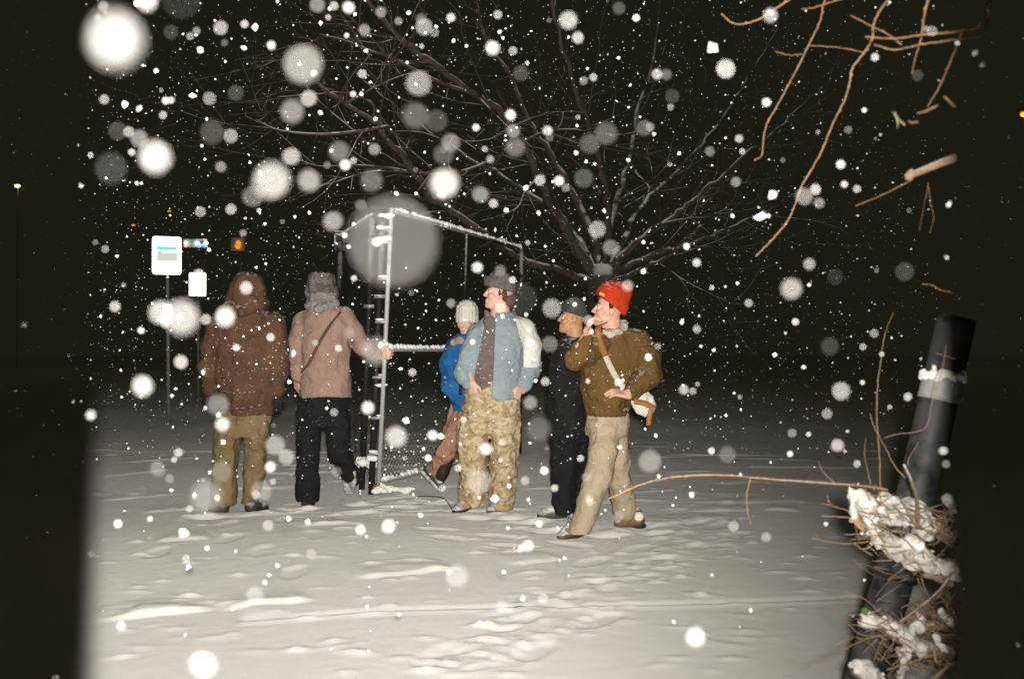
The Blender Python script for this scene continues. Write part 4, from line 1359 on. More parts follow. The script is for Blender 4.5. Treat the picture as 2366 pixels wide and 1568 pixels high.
body += p.chain([(1392, 965, -.05, 27), (1384, 1075, -.16, 18), (1338, 1205, -.22, 13)]) + p.chain([(1420, 965, .08, 27), (1432, 1085, .12, 18), (1456, 1185, .22, 12)])
body += hand_prims(p.J(1344, 772, -.31), (.35, -.05, .75), (.8, -.2, -.35), (-.5, -.4, .3), (35, 60), 1.0)
body += hand_prims(p.J(1446, 910, -.26), (-1, -.1, .25), (.1, .4, -.8), (0, -.2, 1), (15, 30), 1.0)
field('body', body, SKIN_PINK, p.o, .005, .018, cu)
eyes(p.o, hc, R6, .92); brows(p.o, hc, R6, HAIR_BR, .92)
field('hair', [ell(hc + R6 @ np.array([-.063, .0, .03]), (.014, .024, .034)), ell(hc + R6 @ np.array([.0, .074, .062]), (.024, .010, .008))], HAIR_DK, p.o, .006, .012, disp=lambda P: .006 * noise3(P, 60, 90))
# hat: soft peak that falls back
hp = [cap(p.J(1408, 690), p.J(1414, 682), .098, .092, 1, .03), cap(p.J(1414, 682), p.J(1434, 674, .0), .088, .058, 1, .04), cap(p.J(1434, 674), p.J(1449, 666), .05, .024, 1, .05), cap(p.J(1424, 712), p.J(1430, 716), .070, .056, 1, .03), cap(p.J(1405, 676), p.J(1444, 669), .036, .030, 1, .03), cap(p.J(1442, 674), p.J(1433, 704), .044, .05, 1, .03)]
ht = field('knit_hat', hp, H6, p.o, .006, .03, disp=lambda P: .004 * noise3(P, 16, 92) + .0015 * noise3(P, 60, 93),
           clip=lambda P: (p.J(0, 704)[2] - P[..., 2]) * .8 - .62 * (P[..., 0] - p.J(1408, 0)[0]))
mb = MB()
mb.box(p.J(1388, 682, -.098), .035, .006, .018, np.array(Matrix.Rotation(.5, 3, 'Y')))
mb.build('hat_label', plain('yellow label', (.5, .33, .08), .7), ht, False)
jk = field('jacket', [p.K([(758, 1424, 36, .10), (770, 1424, 56, .14), (790, 1420, 68, .165), (840, 1412, 72, .185), (900, 1404, 62, .18), (940, 1403, 53, .17), (957, 1404, 49, .16)], .03)]
           + p.chain([(1380, 795, -.14, 27), (1348, 815, -.22, 26), (1322, 828, -.28, 23), (1344, 786, -.30, 15)], 1, .03)
           + p.chain([(1472, 792, -.03, 32), (1490, 830, -.08, 33), (1492, 862, -.14, 29), (1450, 902, -.24, 19)], 1, .035), C6, p.o, .0085, .03, disp=folds(.010, (9, 9, 7), 95, .003))
field('hem_rib', [p.K([(944, 1403, 50, .168), (951, 1403, 51, .17), (960, 1404, 48, .16)], .01)], C6, jk, .0075, .01, disp=lambda P: .003 * np.sin(P[..., 0] * 200))
field('scarf', p.chain([(1392, 768, -.15, 7), (1406, 774, -.16, 9), (1424, 768, -.14, 9), (1438, 756, -.08, 8), (1442, 746, .0, 8), (1425, 744, .07, 8)], 1, .012), SC6, p.o, .0075, .02, disp=folds(.006, (16, 16, 16), 97, .004))
field('trousers', [p.K([(940, 1404, 47, .145), (957, 1404, 50, .15), (985, 1404, 50, .15), (1005, 1402, 48, .14)])]
      + p.chain([(1392, 985, -.06, 36), (1390, 1035, -.12, 34), (1378, 1090, -.16, 30), (1354, 1150, -.2, 27), (1334, 1218, -.22, 26)], 1, .03)
      + p.chain([(1416, 985, .08, 34), (1428, 1060, .12, 30), (1440, 1120, .16, 28), (1453, 1190, .22, 28)], 1, .03), T6, p.o, .0085, .03, disp=folds(.008, (8, 8, 7), 99, .002), zmin=.035)
a_ = gpx(1336, 1238)
shoe(p.o, a_ + [.025, .02, .035], gpx(1302, 1243) + [-.03, 0, .0], [SHOE_BR, SHOE_SN, SOLE_DK], .88)
a_ = gpx(1478, 1215)
shoe(p.o, a_ + [.03, 0, .02], gpx(1422, 1214) + [-.01, 0, 0], [SHOE_BR, SHOE_BR, SOLE_DK], .85)

# the bag slung across that walker
LEATHER = plain('tan leather', (.36, .16, .045), .6, 0, .35, 60, .4)
WEB = cloth('cream webbing', (.50, .46, .39), (.40, .36, .30), snow=.1, dust=0)
CANVAS = cloth('cream canvas', (.62, .60, .54), (.50, .48, .42), snow=.2, dust=.3)
bagp = p.J(1477, 930, -.24)
bag = thing('shoulder_bag', bagp, 'cream shoulder bag with tan leather strap slung across the brown jacket', 'bag')
field('pouch', [ell(p.J(1476, 924, -.2), (.072, .045, .075), frame(0, 0, -12)), ell(p.J(1482, 940, -.2), (.06, .045, .045))], CANVAS, bag, .007, .03, disp=folds(.008, (14, 14, 14), 101, .002))
mb = MB(); mb.add(*ribbon_geo(spline([p.J(1392, 748, -.17), p.J(1374, 756, -.27), p.J(1373, 772, -.315), p.J(1380, 796, -.27), p.J(1391, 822, -.215)], 8), (1, 0, .35), .038, .006)); mb.build('leather_strap', LEATHER, bag)
mb = MB(); mb.add(*ribbon_geo(spline([p.J(1391, 820, -.214), p.J(1403, 846, -.200), p.J(1418, 872, -.195), p.J(1436, 896, -.185)], 8), (1, 0, .6), .036, .005)); mb.build('webbing_strap', WEB, bag)
mb = MB(); mb.box(p.J(1427, 878, -.205), .045, .012, .022, np.array(Matrix.Rotation(-.5, 3, 'Y'))); mb.build('buckle', CANVAS, bag, False)
mb = MB(); mb.add(*ribbon_geo(spline([p.J(1453, 922, -.285), p.J(1475, 926, -.265), p.J(1499, 938, -.25)], 6), (0, 0, 1), .035, .008)); mb.add(*ribbon_geo(spline([p.J(1494, 934, -.26), p.J(1488, 956, -.255), p.J(1486, 976, -.25)], 6), (1, 0, 0), .03, .007)); mb.build('flap_strap', LEATHER, bag)

# ================================================================== right foreground: leaning pipe, brush heap, overhanging twigs
NAVY = plain('dark navy plastic', (.012, .015, .020), .6, 0, .6, 12, .5, .3, .10, (-.3, .6))
BAND = plain('white reflective band', (.34, .34, .33), .5, 0, .12, 40, .3)
PD = 2.7


def pz(v):
    return px(np.interp(v, [300, 640, 960, 1150, 1565, 1820], [2302, 2232, 2160, 2116, 2002, 1926]), v, PD)


pipe = thing('drain_pipe', pz(1795) * [1, 1, 0], 'thick dark navy plastic pipe leaning behind the snowy brush at right', 'pipe')
mb = MB(); mb.tube(np.array([pz(v) for v in np.linspace(1800, 735, 30)]), [.054, .052, .051, .050], 28); mb.build('pipe_body', NAVY, pipe)
mb = MB(); mb.tube(np.array([pz(v) for v in np.linspace(925, 872, 5)]), [.0545, .0535], 28); bd = mb.build('white_band', BAND, pipe)
mb = MB()
for i in range(34):
    a = i / 34 * 2 * math.pi
    lump(mb, pz(868 + random.uniform(-6, 6)) + np.array([.051 * math.cos(a), .051 * math.sin(a), .0]), (.014, .012, random.uniform(.006, .016)), rs)
mb.build('snow_rim', SNOW_L, bd)
mb = MB(); mb.tube(np.array([pz(v) for v in (1335, 1318)]), [.058, .058], 28); mb.build('joint_collar', NAVY, pipe)

TWIG = bark('orange brown twig', (.34, .195, .10), (.19, .098, .045), .4, (.3, .8), 120)
TWIG_P = bark('pale twig', (.36, .235, .15), (.25, .155, .095), .5, (.3, .8), 110)
LOG = bark('grey brown branch', (.20, .14, .09), (.11, .075, .05), .9, (.0, .5), 60)
MOSS = plain('green moss', (.10, .17, .035), .9, 0, .5, 60, .8)
Z4 = lambda X, Y, D=2.4: px(1608.9 + .3663 * X, 993.7 + .3663 * Y, D)
Z5 = lambda X, Y, D=2.4: px(1892.8 + .3621 * X, 567.8 + .3621 * Y, D)
DZ = lambda X, Y, D=2.4: px(X, Y, D)
heap = thing('brush_heap', Z4(1400, 1600, 2.5) * [1, 1, 0], 'snow covered heap of cut branches and twigs at the right edge', 'brush')
rb = random.Random(21)


def branch(parent, f, pts, r0, r1, mat, D=2.4, sides=6, buds=0, name='branch', dD=0.0):
    """one twig: polyline of image points at distance D, radii in mm"""
    n = len(pts)
    q_ = spline([f(a[0], a[1], D + dD * i / max(n - 1, 1) + rb.uniform(-.012, .012)) for i, a in enumerate(pts)], 7)
    q_[1:-1] += RNG.normal(0, .0004, (len(q_) - 2, 3))
    m_ = MB()
    r0, r1 = (r0 * .5, r1 * .45) if r0 < 9 else (r0, r1)
    m_.tube(q_, [r0 * .001, r1 * .001], sides)
    for _ in range(buds):
        i = rb.randrange(2, len(q_) - 1)
        d = np.array([rb.uniform(-1, 1), rb.uniform(-.5, .5), rb.uniform(-.3, 1)])
        rr0 = (r0 + (r1 - r0) * i / len(q_)) * .001
        lump(m_, q_[i] + d * rr0 * .8, np.array([1.3, 1, 1.5]) * rr0, rb)
    return m_.build(name, mat, parent)


branch(heap, DZ, [(2052, 1131), (1990, 1122), (1850, 1112), (1740, 1103), (1690, 1098), (1600, 1098), (1500, 1113), (1405, 1152)], 5.6, 2.2, TWIG, 2.4, 7, 8)
branch(heap, Z4, [(345, 295), (320, 400), (320, 500), (345, 595)], 2.6, 1.6, TWIG, 2.4, 5, 2)
branch(heap, Z4, [(880, 340), (800, 260), (770, 195)], 2.2, 1.4, TWIG)
branch(heap, Z4, [(1100, 340), (1080, 250), (1060, 150), (1070, 50)], 2.4, 1.3, TWIG)
branch(heap, Z5, [(390, 1540), (385, 1350), (370, 1150), (368, 1000), (375, 860), (390, 760), (410, 610), (430, 530), (475, 425)], 3.4, 1.2, TWIG, 2.4, 6, 4)
branch(heap, Z5, [(550, 1480), (480, 1400), (430, 1300), (385, 1220), (345, 1140), (325, 1070)], 2.6, 1.3, TWIG_P)
branch(heap, Z5, [(415, 1225), (500, 1200), (620, 1185), (690, 1140), (718, 1010), (760, 870), (795, 740), (810, 630)], 1.6, 2.2, TWIG_P, 2.3, 5, 3)
branch(heap, Z4, [(1400, 620), (1395, 450), (1360, 330), (1310, 215)], 8.5, 6.5, LOG, 2.35, 8)
branch(heap, Z5, [(565, 1400), (575, 1350), (635, 1250)], 2, 1.2, TWIG_P)
branch(heap, Z5, [(860, 300), (770, 280), (720, 250), (660, 245)], 3, 1.8, TWIG, 2.2, 5, 5)
branch(heap, Z5, [(870, 722), (800, 700), (745, 685)], 2.2, 1.5, TWIG, 2.3)
for pts, a, b in (([(970, 510), (870, 480), (790, 460)], 2.6, 1.6), ([(845, 470), (825, 410)], 1.6, 1.2), ([(970, 548), (880, 545), (790, 540)], 2.6, 2.2), ([(1100, 700), (960, 715), (850, 705), (730, 680)], 3.0, 1.8),
                  ([(770, 690), (755, 655)], 1.6, 1.2), ([(1090, 655), (930, 655)], 2.4, 1.8), ([(1110, 680), (970, 690)], 2.2, 1.6), ([(1190, 1190), (1110, 1100), (1030, 1050), (940, 1045), (840, 1060)], 3, 1.6), ([(1010, 1045), (930, 1010)], 2, 1.4),
                  ([(1190, 1300), (1050, 1290), (980, 1240), (920, 1170), (845, 1100)], 3.4, 1.6), ([(1100, 1300), (970, 1360), (860, 1410), (740, 1450), (690, 1510)], 3.0, 1.2), ([(1080, 725), (1150, 790)], 2.4, 2.4), ([(1130, 860), (1220, 880)], 2, 1.6)):
    branch(heap, Z4, pts, a, b, TWIG if rb.random() < .7 else TWIG_P, 2.42, 5, 2)
branch(heap, Z4, [(1280, 1210), (1400, 1120), (1480, 1060), (1560, 980), (1615, 890)], 4.5, 5.5, LOG, 2.3, 7)
branch(heap, Z4, [(1440, 900), (1540, 930), (1630, 965)], 9, 14, TWIG_P, 2.4, 8)
branch(heap, Z4, [(1330, 1235), (1480, 1235), (1630, 1215)], 9, 12, TWIG, 2.45, 8)
branch(heap, Z4, [(1200, 1510), (1300, 1480), (1450, 1430), (1640, 1380)], 4, 6, TWIG, 2.35, 6)
branch(heap, Z4, [(1480, 700), (1560, 620), (1600, 520), (1640, 420)], 7, 6, TWIG, 2.5, 7)
branch(heap, Z4, [(1500, 1570), (1590, 1480), (1640, 1430)], 8, 8, TWIG, 2.4, 7)
branch(heap, Z4, [(1500, 1380), (1510, 1450), (1545, 1480)], 8, 5, TWIG, 2.3, 7)
branch(heap, Z4, [(1050, 1165), (1200, 1245), (1330, 1325), (1470, 1380), (1610, 1410)], 17, 20, LOG, 2.4, 10)
branch(heap, Z4, [(1330, 1330), (1315, 1450), (1285, 1600)], 9, 9, LOG, 2.38, 8)
branch(heap, Z4, [(1400, 1080), (1385, 1210), (1360, 1300)], 7, 7, LOG, 2.4, 8)
branch(heap, Z4, [(990, 1500), (1120, 1580), (1250, 1640)], 16, 16, LOG, 2.4, 10)
branch(heap, Z4, [(1060, 430), (1150, 620), (1300, 760), (1500, 860), (1630, 920)], 16, 20, LOG, 2.45, 10)
branch(heap, Z4, [(1000, 420), (1140, 500), (1330, 520), (1560, 660), (1630, 680)], 13, 18, LOG, 2.47, 10)
for _ in range(170):                                   # the tangle of fine stuff inside the heap
    X, Y = rb.uniform(1120, 1640), rb.choice((rb.uniform(500, 950), rb.uniform(1050, 1560)))
    if X < 1120 + (Y - 500) * .25 and Y < 900:
        continue
    a, L = rb.uniform(-1.2, 1.2) + (math.pi if rb.random() < .5 else 0), rb.uniform(60, 220)
    branch(heap, Z4, [(X, Y), (X + L * .5 * math.cos(a) + rb.uniform(-15, 15), Y + L * .5 * math.sin(a)), (X + L * math.cos(a), Y + L * math.sin(a) + rb.uniform(-20, 20))], rb.uniform(1.6, 3.6), 1.2, rb.choice((TWIG, TWIG, TWIG_P)), rb.uniform(2.29, 2.5), 4, 0)

for X0, Y0, dx_, dy_, n_ in ((1120, 500, 110, 90, 26), (1350, 540, 90, 80, 14), (1200, 700, 130, 70, 26), (1430, 830, 120, 60, 20), (1220, 1260, 150, 80, 26), (1330, 1450, 60, 90, 12), (1560, 620, 60, 120, 24), (1560, 1300, 60, 150, 20)):
    for _ in range(n_):                               # fine twigs poking out over the snow
        X, Y = X0 + rb.gauss(0, dx_ * .6), Y0 + rb.gauss(0, dy_ * .6)
        a, L = rb.gauss(.35, .6) + (math.pi if rb.random() < .5 else 0), rb.uniform(50, 150)
        branch(heap, Z4, [(X, Y), (X + L * .5 * math.cos(a) + rb.uniform(-12, 12), Y + L * .5 * math.sin(a)), (X + L * math.cos(a), Y + L * math.sin(a) + rb.uniform(-16, 16))], rb.uniform(2.2, 4.6), 1.4, rb.choice((TWIG, TWIG_P, TWIG_P)), rb.uniform(2.33, 2.37), 4, 0)


def snow_roll(parent, f, pts, r, D=2.38, name='snow_cap'):
    """snow lying along a branch"""
    q_ = spline([f(a[0], a[1], D) for a in pts], 4)
    r = r * .66
    pr_ = [cap(q_[i] + [0, 0, rb.uniform(-.3, .3) * r * .001], q_[i + 1], r * .001 * rb.uniform(.75, 1.15), r * .001 * rb.uniform(.75, 1.15)) for i in range(len(q_) - 1)]
    return field(name, pr_, SNOW_B, parent, .005, .014, disp=lambda P: .012 * noise3(P, 34, 3) + .008 * noise3(P, 80, 5) + .003 * noise3(P, 170, 6))


snow_roll(heap, Z4, [(985, 400), (1000, 470), (990, 540)], 11)
snow_roll(heap, Z4, [(1060, 430), (1060, 500), (1150, 535), (1260, 550)], 20)
snow_roll(heap, Z4, [(1100, 560), (1130, 650), (1180, 720), (1270, 770), (1400, 825), (1540, 880)], 19)
snow_roll(heap, Z4, [(1190, 420), (1230, 480)], 12, 2.4)
snow_roll(heap, Z4, [(1300, 520), (1350, 490), (1410, 540), (1440, 610)], 32, 2.46)
snow_roll(heap, Z4, [(1340, 720), (1400, 770), (1450, 830)], 24, 2.36)
snow_roll(heap, Z4, [(1230, 690), (1310, 730)], 16, 2.36)
snow_roll(heap, Z4, [(1550, 830), (1600, 870), (1640, 880)], 20, 2.36)
snow_roll(heap, Z4, [(1600, 440), (1612, 520)], 9, 2.44)
snow_roll(heap, Z4, [(1065, 1175), (1200, 1240), (1330, 1315), (1430, 1370)], 20, 2.375)
snow_roll(heap, Z4, [(1330, 1340), (1312, 1440), (1295, 1530)], 8, 2.37)
snow_roll(heap, Z4, [(1030, 1490), (1090, 1530), (1160, 1590)], 19, 2.375)
snow_roll(heap, Z4, [(1520, 1300), (1525, 1370), (1545, 1380), (1560, 1340)], 6, 2.3)
snow_roll(heap, Z4, [(1410, 1180), (1385, 1270)], 7, 2.37)
snow_roll(heap, Z4, [(1560, 1150), (1620, 1230)], 9, 2.37)
for X, Y in ((1062, 1140), (1000, 1512), (1590, 1040)):
    field('moss_patch', [ell(Z4(X + rb.uniform(-15, 15), Y + rb.uniform(-12, 12), 2.375), (.005, .005, .005)) for _ in range(6)], MOSS, heap, .003, .004, disp=lambda P: .003 * noise3(P, 160, 7))
LEAF = plain('dry leaf', (.42, .27, .16), .8, 0, .3, 40, .5)


def leaf(parent, c, L, ang, tilt, mat=None, name='leaf'):
    m_ = MB()
    n = 6; vs = []; fs = []
    for i in range(n + 1):
        t = i / n; w = math.sin(math.pi * min(1, t * .93 + .05)) ** .8 * .33 * L
        for k_, sx in enumerate((-1, 0, 1)):
            vs.append(((t - .5) * L, sx * w, abs(sx) * w * .35 + .08 * L * math.sin(3 * t)))
    for i in range(n):
        for k_ in (0, 1):
            fs.append((i * 3 + k_, i * 3 + k_ + 1, i * 3 + k_ + 4, i * 3 + k_ + 3))
    M = np.array(Matrix.Rotation(ang, 3, 'Y') @ Matrix.Rotation(tilt, 3, 'X'))
    m_.add(np.array(vs) @ M.T + c, fs)
    o_ = m_.build(name, mat or LEAF, parent)
    sol = o_.modifiers.new('thickness', 'SOLIDIFY'); sol.thickness = .0012
    return o_


for X, Y, L in ((1030, 600, .04), (1000, 560, .03), (1240, 460, .025), (1220, 1195, .025), (1520, 600, .03)):
    leaf(heap, Z4(X, Y, 2.40), L, rb.uniform(-1, 1), 1.3 + rb.uniform(-.4, .4))

# twigs hanging in from a tree out of the picture
TR = lambda X, Y, D=2.2: px(1608.9 + .3983 * X, .3983 * Y, D)
over = thing('overhanging_tree', px(2900, 1900, 2.6) * [1, 1, 0], 'orange brown twigs of a near tree hanging in at the top right corner', 'tree')
mb = MB()
ob = px(2900, 1840, 2.6)
mb.tube(spline([ob * [1, 1, 0], px(2890, 900, 2.6), px(2860, 200, 2.5), px(2800, -150, 2.4)], 8), [.10, .085, .07, .05], 12); mb.build('trunk', LOG, over)
branch(over, DZ, [(2800, -140), (2600, -180), (2350, -170), (2150, -120), (2000, -90), (1850, -80)], 40, 12, TWIG, 2.3, 8, 0, 'limb')
branch(over, TR, [(1190, -200), (1160, -80), (1110, 0), (1050, 90), (1025, 160), (1020, 230), (970, 310), (905, 400), (890, 480), (860, 580), (800, 700), (730, 870), (660, 1000), (605, 1090), (575, 1180), (530, 1280), (430, 1400), (345, 1485)], 6.5, 2.2, TWIG, 2.2, 7, 14)
branch(over, TR, [(820, -200), (760, -40), (735, 35), (715, 130), (650, 265), (600, 370), (530, 500), (460, 630), (410, 720), (390, 800), (380, 900), (335, 932)], 4, 1.8, TWIG, 2.2, 6, 12)
branch(over, TR, [(660, -160), (620, -60), (540, 0), (470, 45), (395, 95), (330, 125), (255, 142), (200, 130), (145, 80)], 4.2, 2, TWIG, 2.15, 6, 8)
branch(over, TR, [(960, -200), (900, -40), (820, 0), (700, 40), (610, 55)], 3.6, 1.8, TWIG, 2.15, 6, 6)
branch(over, TR, [(620, 315), (540, 320), (455, 300)], 2, 1.2, TWIG, 2.2, 5, 3)
branch(over, TR, [(965, 305), (880, 285), (780, 272), (650, 265)], 2.6, 1.6, TWIG, 2.2, 5, 5)
branch(over, TR, [(1190, 262), (1110, 200), (1010, 150), (895, 90)], 3.6, 2, TWIG, 2.0, 5, 4)
branch(over, TR, [(1400, -200), (1345, 0), (1325, 80), (1310, 180), (1300, 240), (1270, 340), (1250, 430)], 6, 2, TWIG, 2.0, 6, 6)
branch(over, TR, [(1700, -200), (1660, 120), (1560, 175), (1450, 190), (1300, 205), (1150, 225), (980, 215)], 6, 3, TWIG, 1.9, 6, 5)
branch(over, TR, [(1720, -200), (1680, 160), (1580, 220), (1470, 235), (1300, 260), (1150, 290), (1030, 260)], 5.5, 2.5, TWIG, 1.95, 6, 5)
branch(over, TR, [(1560, 150), (1490, 320), (1440, 440), (1390, 540), (1340, 620)], 5, 2.4, TWIG, 2.0, 6, 4)
branch(over, TR, [(1400, 612), (1340, 640), (1280, 660)], 3, 2, TWIG, 1.6, 5, 3)
branch(over, TR, [(1500, 914), (1330, 982), (1215, 1030)], 9.5, 6.5, TWIG_P, 2.1, 8, 2)
branch(over, TR, [(1250, 1045), (1080, 1130), (925, 1195)], 2.4, 1.8, TWIG, 2.1, 5, 1)
branch(over, TR, [(1345, 1060), (1360, 1180), (1378, 1260), (1355, 1350)], 1.6, .9, TWIG, 2.1, 4)
branch(over, TR, [(1345, 1070), (1330, 1150), (1310, 1250), (1295, 1340)], 1.2, .8, TWIG, 2.1, 4)
branch(over, TR, [(1500, 620), (1470, 590), (1440, 560)], 4, 3, TWIG, 1.7, 6)
LEAF_G = plain('pale green leaf', (.25, .33, .16), .7, 0, .4, 60, .3)
leaf(over, TR(1150, 700, 1.8), .03, 1.3, .5, LEAF_G); branch(over, TR, [(1210, 725), (1180, 700), (1150, 650)], 4, 3, TWIG_P, 1.8, 5)
branch(over, TR, [(1285, 705), (1255, 712), (1230, 705)], 4, 2, TWIG, 1.7, 5)

# ================================================================== falling snow
def flake_mat(name, c=.9):
    m, nt, bs = new_mat(name)
    bs.inputs['Base Color'].default_value = (c, c * .985, c * .97, 1)
    bs.inputs['Roughness'].default_value = .7
    bs.inputs['Subsurface Weight'].default_value = 0
    return m


FLAKE = flake_mat('snowflake')


FLAKE_GREYS = [FLAKE, flake_mat('half dimmed snowflake', .42), flake_mat('strongly dimmed snowflake', .19), flake_mat('darkest dimmed snowflake', .085)]  # white flake in darker greys: fainter blurred discs are dimmed by colour
GREY_C = (.9, .42, .19, .085)
A_PX = cam_d.lens * .001 / cam_d.dof.aperture_fstop * FPX
FD = cam_d.dof.focus_distance


def sstep(x, a, b):
    t = min(max((x - a) / (b - a), 0), 1)
    return t * t * (3 - 2 * t)


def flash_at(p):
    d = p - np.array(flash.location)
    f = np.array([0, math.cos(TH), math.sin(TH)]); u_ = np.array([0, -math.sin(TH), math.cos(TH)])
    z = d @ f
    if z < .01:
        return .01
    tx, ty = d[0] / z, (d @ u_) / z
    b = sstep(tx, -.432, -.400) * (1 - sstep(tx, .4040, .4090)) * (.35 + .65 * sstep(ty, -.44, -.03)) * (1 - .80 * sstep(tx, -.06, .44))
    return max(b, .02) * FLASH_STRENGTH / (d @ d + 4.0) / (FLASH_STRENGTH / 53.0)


fv = random.Random(77)
FLAKE_MESH = [[], [], [], []]
for i in range(5):
    m_ = MB()
    v_, f_ = ico()
    k_ = np.array([fv.uniform(.8, 1.2) for _ in range(3)])
    ph = [fv.uniform(0, 6) for _ in range(3)]
    rad_ = 1 + .22 * np.sin(3 * v_[:, 0] + ph[0]) * np.cos(4 * v_[:, 2] + ph[1]) + np.array([fv.uniform(-.08, .08) for _ in range(len(v_))])
    for mt, lst in zip(FLAKE_GREYS, FLAKE_MESH):
        me = bpy.data.meshes.new('snowflake')
        me.from_pydata((v_ * rad_[:, None] * k_ * .5).tolist(), [], f_)
        me.materials.append(mt)
        me.polygons.foreach_set('use_smooth', np.ones(len(me.polygons), dtype=bool))
        lst.append(me)


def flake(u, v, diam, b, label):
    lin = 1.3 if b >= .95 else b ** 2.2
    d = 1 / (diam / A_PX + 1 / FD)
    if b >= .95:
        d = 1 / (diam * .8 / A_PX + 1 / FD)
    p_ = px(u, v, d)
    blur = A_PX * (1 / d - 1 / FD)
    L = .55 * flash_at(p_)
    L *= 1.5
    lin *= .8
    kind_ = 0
    while kind_ < 3 and math.sqrt(lin / (L * GREY_C[kind_] / .9)) < (.38 if b >= .95 else .28 if diam < 90 else .17):
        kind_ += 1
    L *= GREY_C[kind_] / .9
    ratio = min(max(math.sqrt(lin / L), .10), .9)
    size = ratio * blur * d / FPX
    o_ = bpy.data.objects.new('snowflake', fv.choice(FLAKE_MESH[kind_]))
    o_.location = p_
    o_.scale = (size, size, size)
    o_.rotation_euler = [fv.uniform(0, 6.28) for _ in range(3)]
    COL.objects.link(o_)
    return tag(o_, label, 'snowflake', 'blurred snowflakes falling near the lens')


NAMED = [(265, 97, 150, 1, 'huge bright blurred snowflake in the upper left corner of the snowfall'), (908, 560, 205, .55, 'largest pale grey blurred snowflake in front of the gate top'),
         (628, 418, 100, 1, 'big bright blurred snowflake left of the gate top'), (360, 365, 88, 1, 'big bright blurred snowflake high above the tall white sign'),
         (700, 150, 86, .75, 'big grey blurred snowflake high up over the fur hat'), (1027, 425, 78, 1, 'big bright blurred snowflake just above the gate rail'),
         (420, 733, 76, .9, 'big blurred snowflake right of the lower plate on the tall post'), (372, 722, 52, .9, 'blurred snowflake overlapping the lower plate on the tall post'),
         (520, 732, 54, 1, 'bright blurred snowflake on the left shoulder of the hooded coat'), (330, 892, 56, 1, 'bright blurred snowflake low at left beside the sign pole'),
         (470, 1535, 68, .95, 'bright blurred snowflake at the bottom left over the snow'), (1605, 1470, 48, 1, 'bright blurred snowflake at the bottom right over the snow'),
         (868, 810, 62, .65, 'grey blurred snowflake over the hand on the gate post'), (478, 1148, 72, .5, 'faint blurred snowflake left of the hooded person boots'),
         (257, 390, 72, .38, 'dim blurred snowflake at the far left of the lit air'), (1828, 668, 46, .75, 'blurred snowflake alone right of the red hat, below the hanging twigs'),
         (1677, 160, 42, .9, 'bright snowflake at upper right beside the hanging twigs'), (1943, 903, 40, .8, 'bright snowflake left of the white pipe band')]
MORE = [(340, 3, 60, 1), (420, 0, 90, .2), (322, 320, 38, .55), (675, 258, 52, .65), (713, 228, 36, .8), (966, 193, 56, .8), (960, 268, 58, .42), (1008, 280, 50, .32), (714, 418, 48, .7), (769, 511, 42, .7), (583, 455, 46, .5), (673, 362, 38, .9), (1138, 112, 38, 1), (1313, 48, 40, .9), (1335, 88, 26, .9), (1400, 308, 50, .38), (1362, 332, 44, .36), (1348, 412, 42, .36), (1292, 418, 26, 1), (1488, 296, 36, .5),
        (1380, 530, 38, .7), (1410, 572, 34, .6), (1858, 455, 38, .6), (1780, 37, 32, .8), (2090, 628, 42, .36), (1917, 800, 40, .27), (1930, 640, 36, .2), (1870, 610, 26, .7), (1502, 1065, 50, .6), (1680, 1050, 36, .4), (1245, 990, 54, .4), (1275, 712, 42, .7), (1270, 795, 36, .48), (1225, 930, 30, .6), (850, 942, 34, 1), (915, 1008, 46, .85), (1000, 1005, 26, 1), (504, 935, 48, .55),
        (513, 980, 32, .9), (636, 1028, 44, .65), (662, 1056, 34, .7), (625, 1078, 28, .95), (603, 1135, 46, .6), (512, 1090, 46, .48), (364, 1082, 34, .6), (1122, 1037, 32, 1), (1105, 1112, 55, .6), (1055, 1330, 50, .7), (898, 1215, 38, .95), (1220, 1260, 26, .9), (510, 65, 32, .8), (484, 228, 30, .7), (842, 70, 26, .6), (980, 63, 38, .75), (1180, 266, 28, 1), (1025, 357, 46, .42), (1042, 330, 40, .6),
        (1190, 340, 42, .42), (1185, 303, 30, .6), (1100, 295, 20, 1), (1265, 302, 22, .9), (1203, 170, 36, .38), (1540, 173, 24, .42), (1553, 223, 32, .28), (627, 105, 24, 1), (783, 350, 44, .48), (858, 418, 48, .42), (797, 381, 28, 1), (1110, 450, 36, .65), (865, 345, 26, .6), (490, 306, 54, .34), (533, 315, 32, .7), (272, 303, 42, .28), (241, 230, 22, .8), (243, 575, 18, .8), (210, 958, 26, .8), (412, 1045, 20, .8),
        (418, 836, 30, .9), (569, 665, 28, .9), (1450, 660, 26, .6), (1204, 690, 72, .22), (733, 12, 34, .5), (805, 18, 32, 1), (772, 14, 20, .8), (880, 28, 24, .6), (395, 75, 34, .3), (545, 215, 36, .3), (1430, 20, 28, .35), (395, 232, 16, .9), (1360, 740, 22, .6), (1498, 825, 20, 1), (1520, 800, 16, .6), (1580, 900, 22, .8), (1640, 350, 22, .5), (1700, 420, 22, .5), (2120, 175, 26, .3), (2020, 770, 20, .6),
        (1830, 1000, 20, .6), (1935, 1028, 28, .8), (590, 1375, 40, .65), (280, 1445, 22, .8), (1160, 1400, 26, .6), (1255, 1382, 24, .7), (1770, 1240, 22, .6), (1695, 1215, 24, .7), (2070, 1155, 18, .7), (720, 1280, 24, .6), (430, 1290, 18, .8), (1430, 1190, 22, .6), (1730, 700, 18, .7), (1610, 760, 18, .8), (1960, 300, 18, .5)]
for u, v, dm, b, lab in NAMED:
    flake(u, v, dm, b, lab)
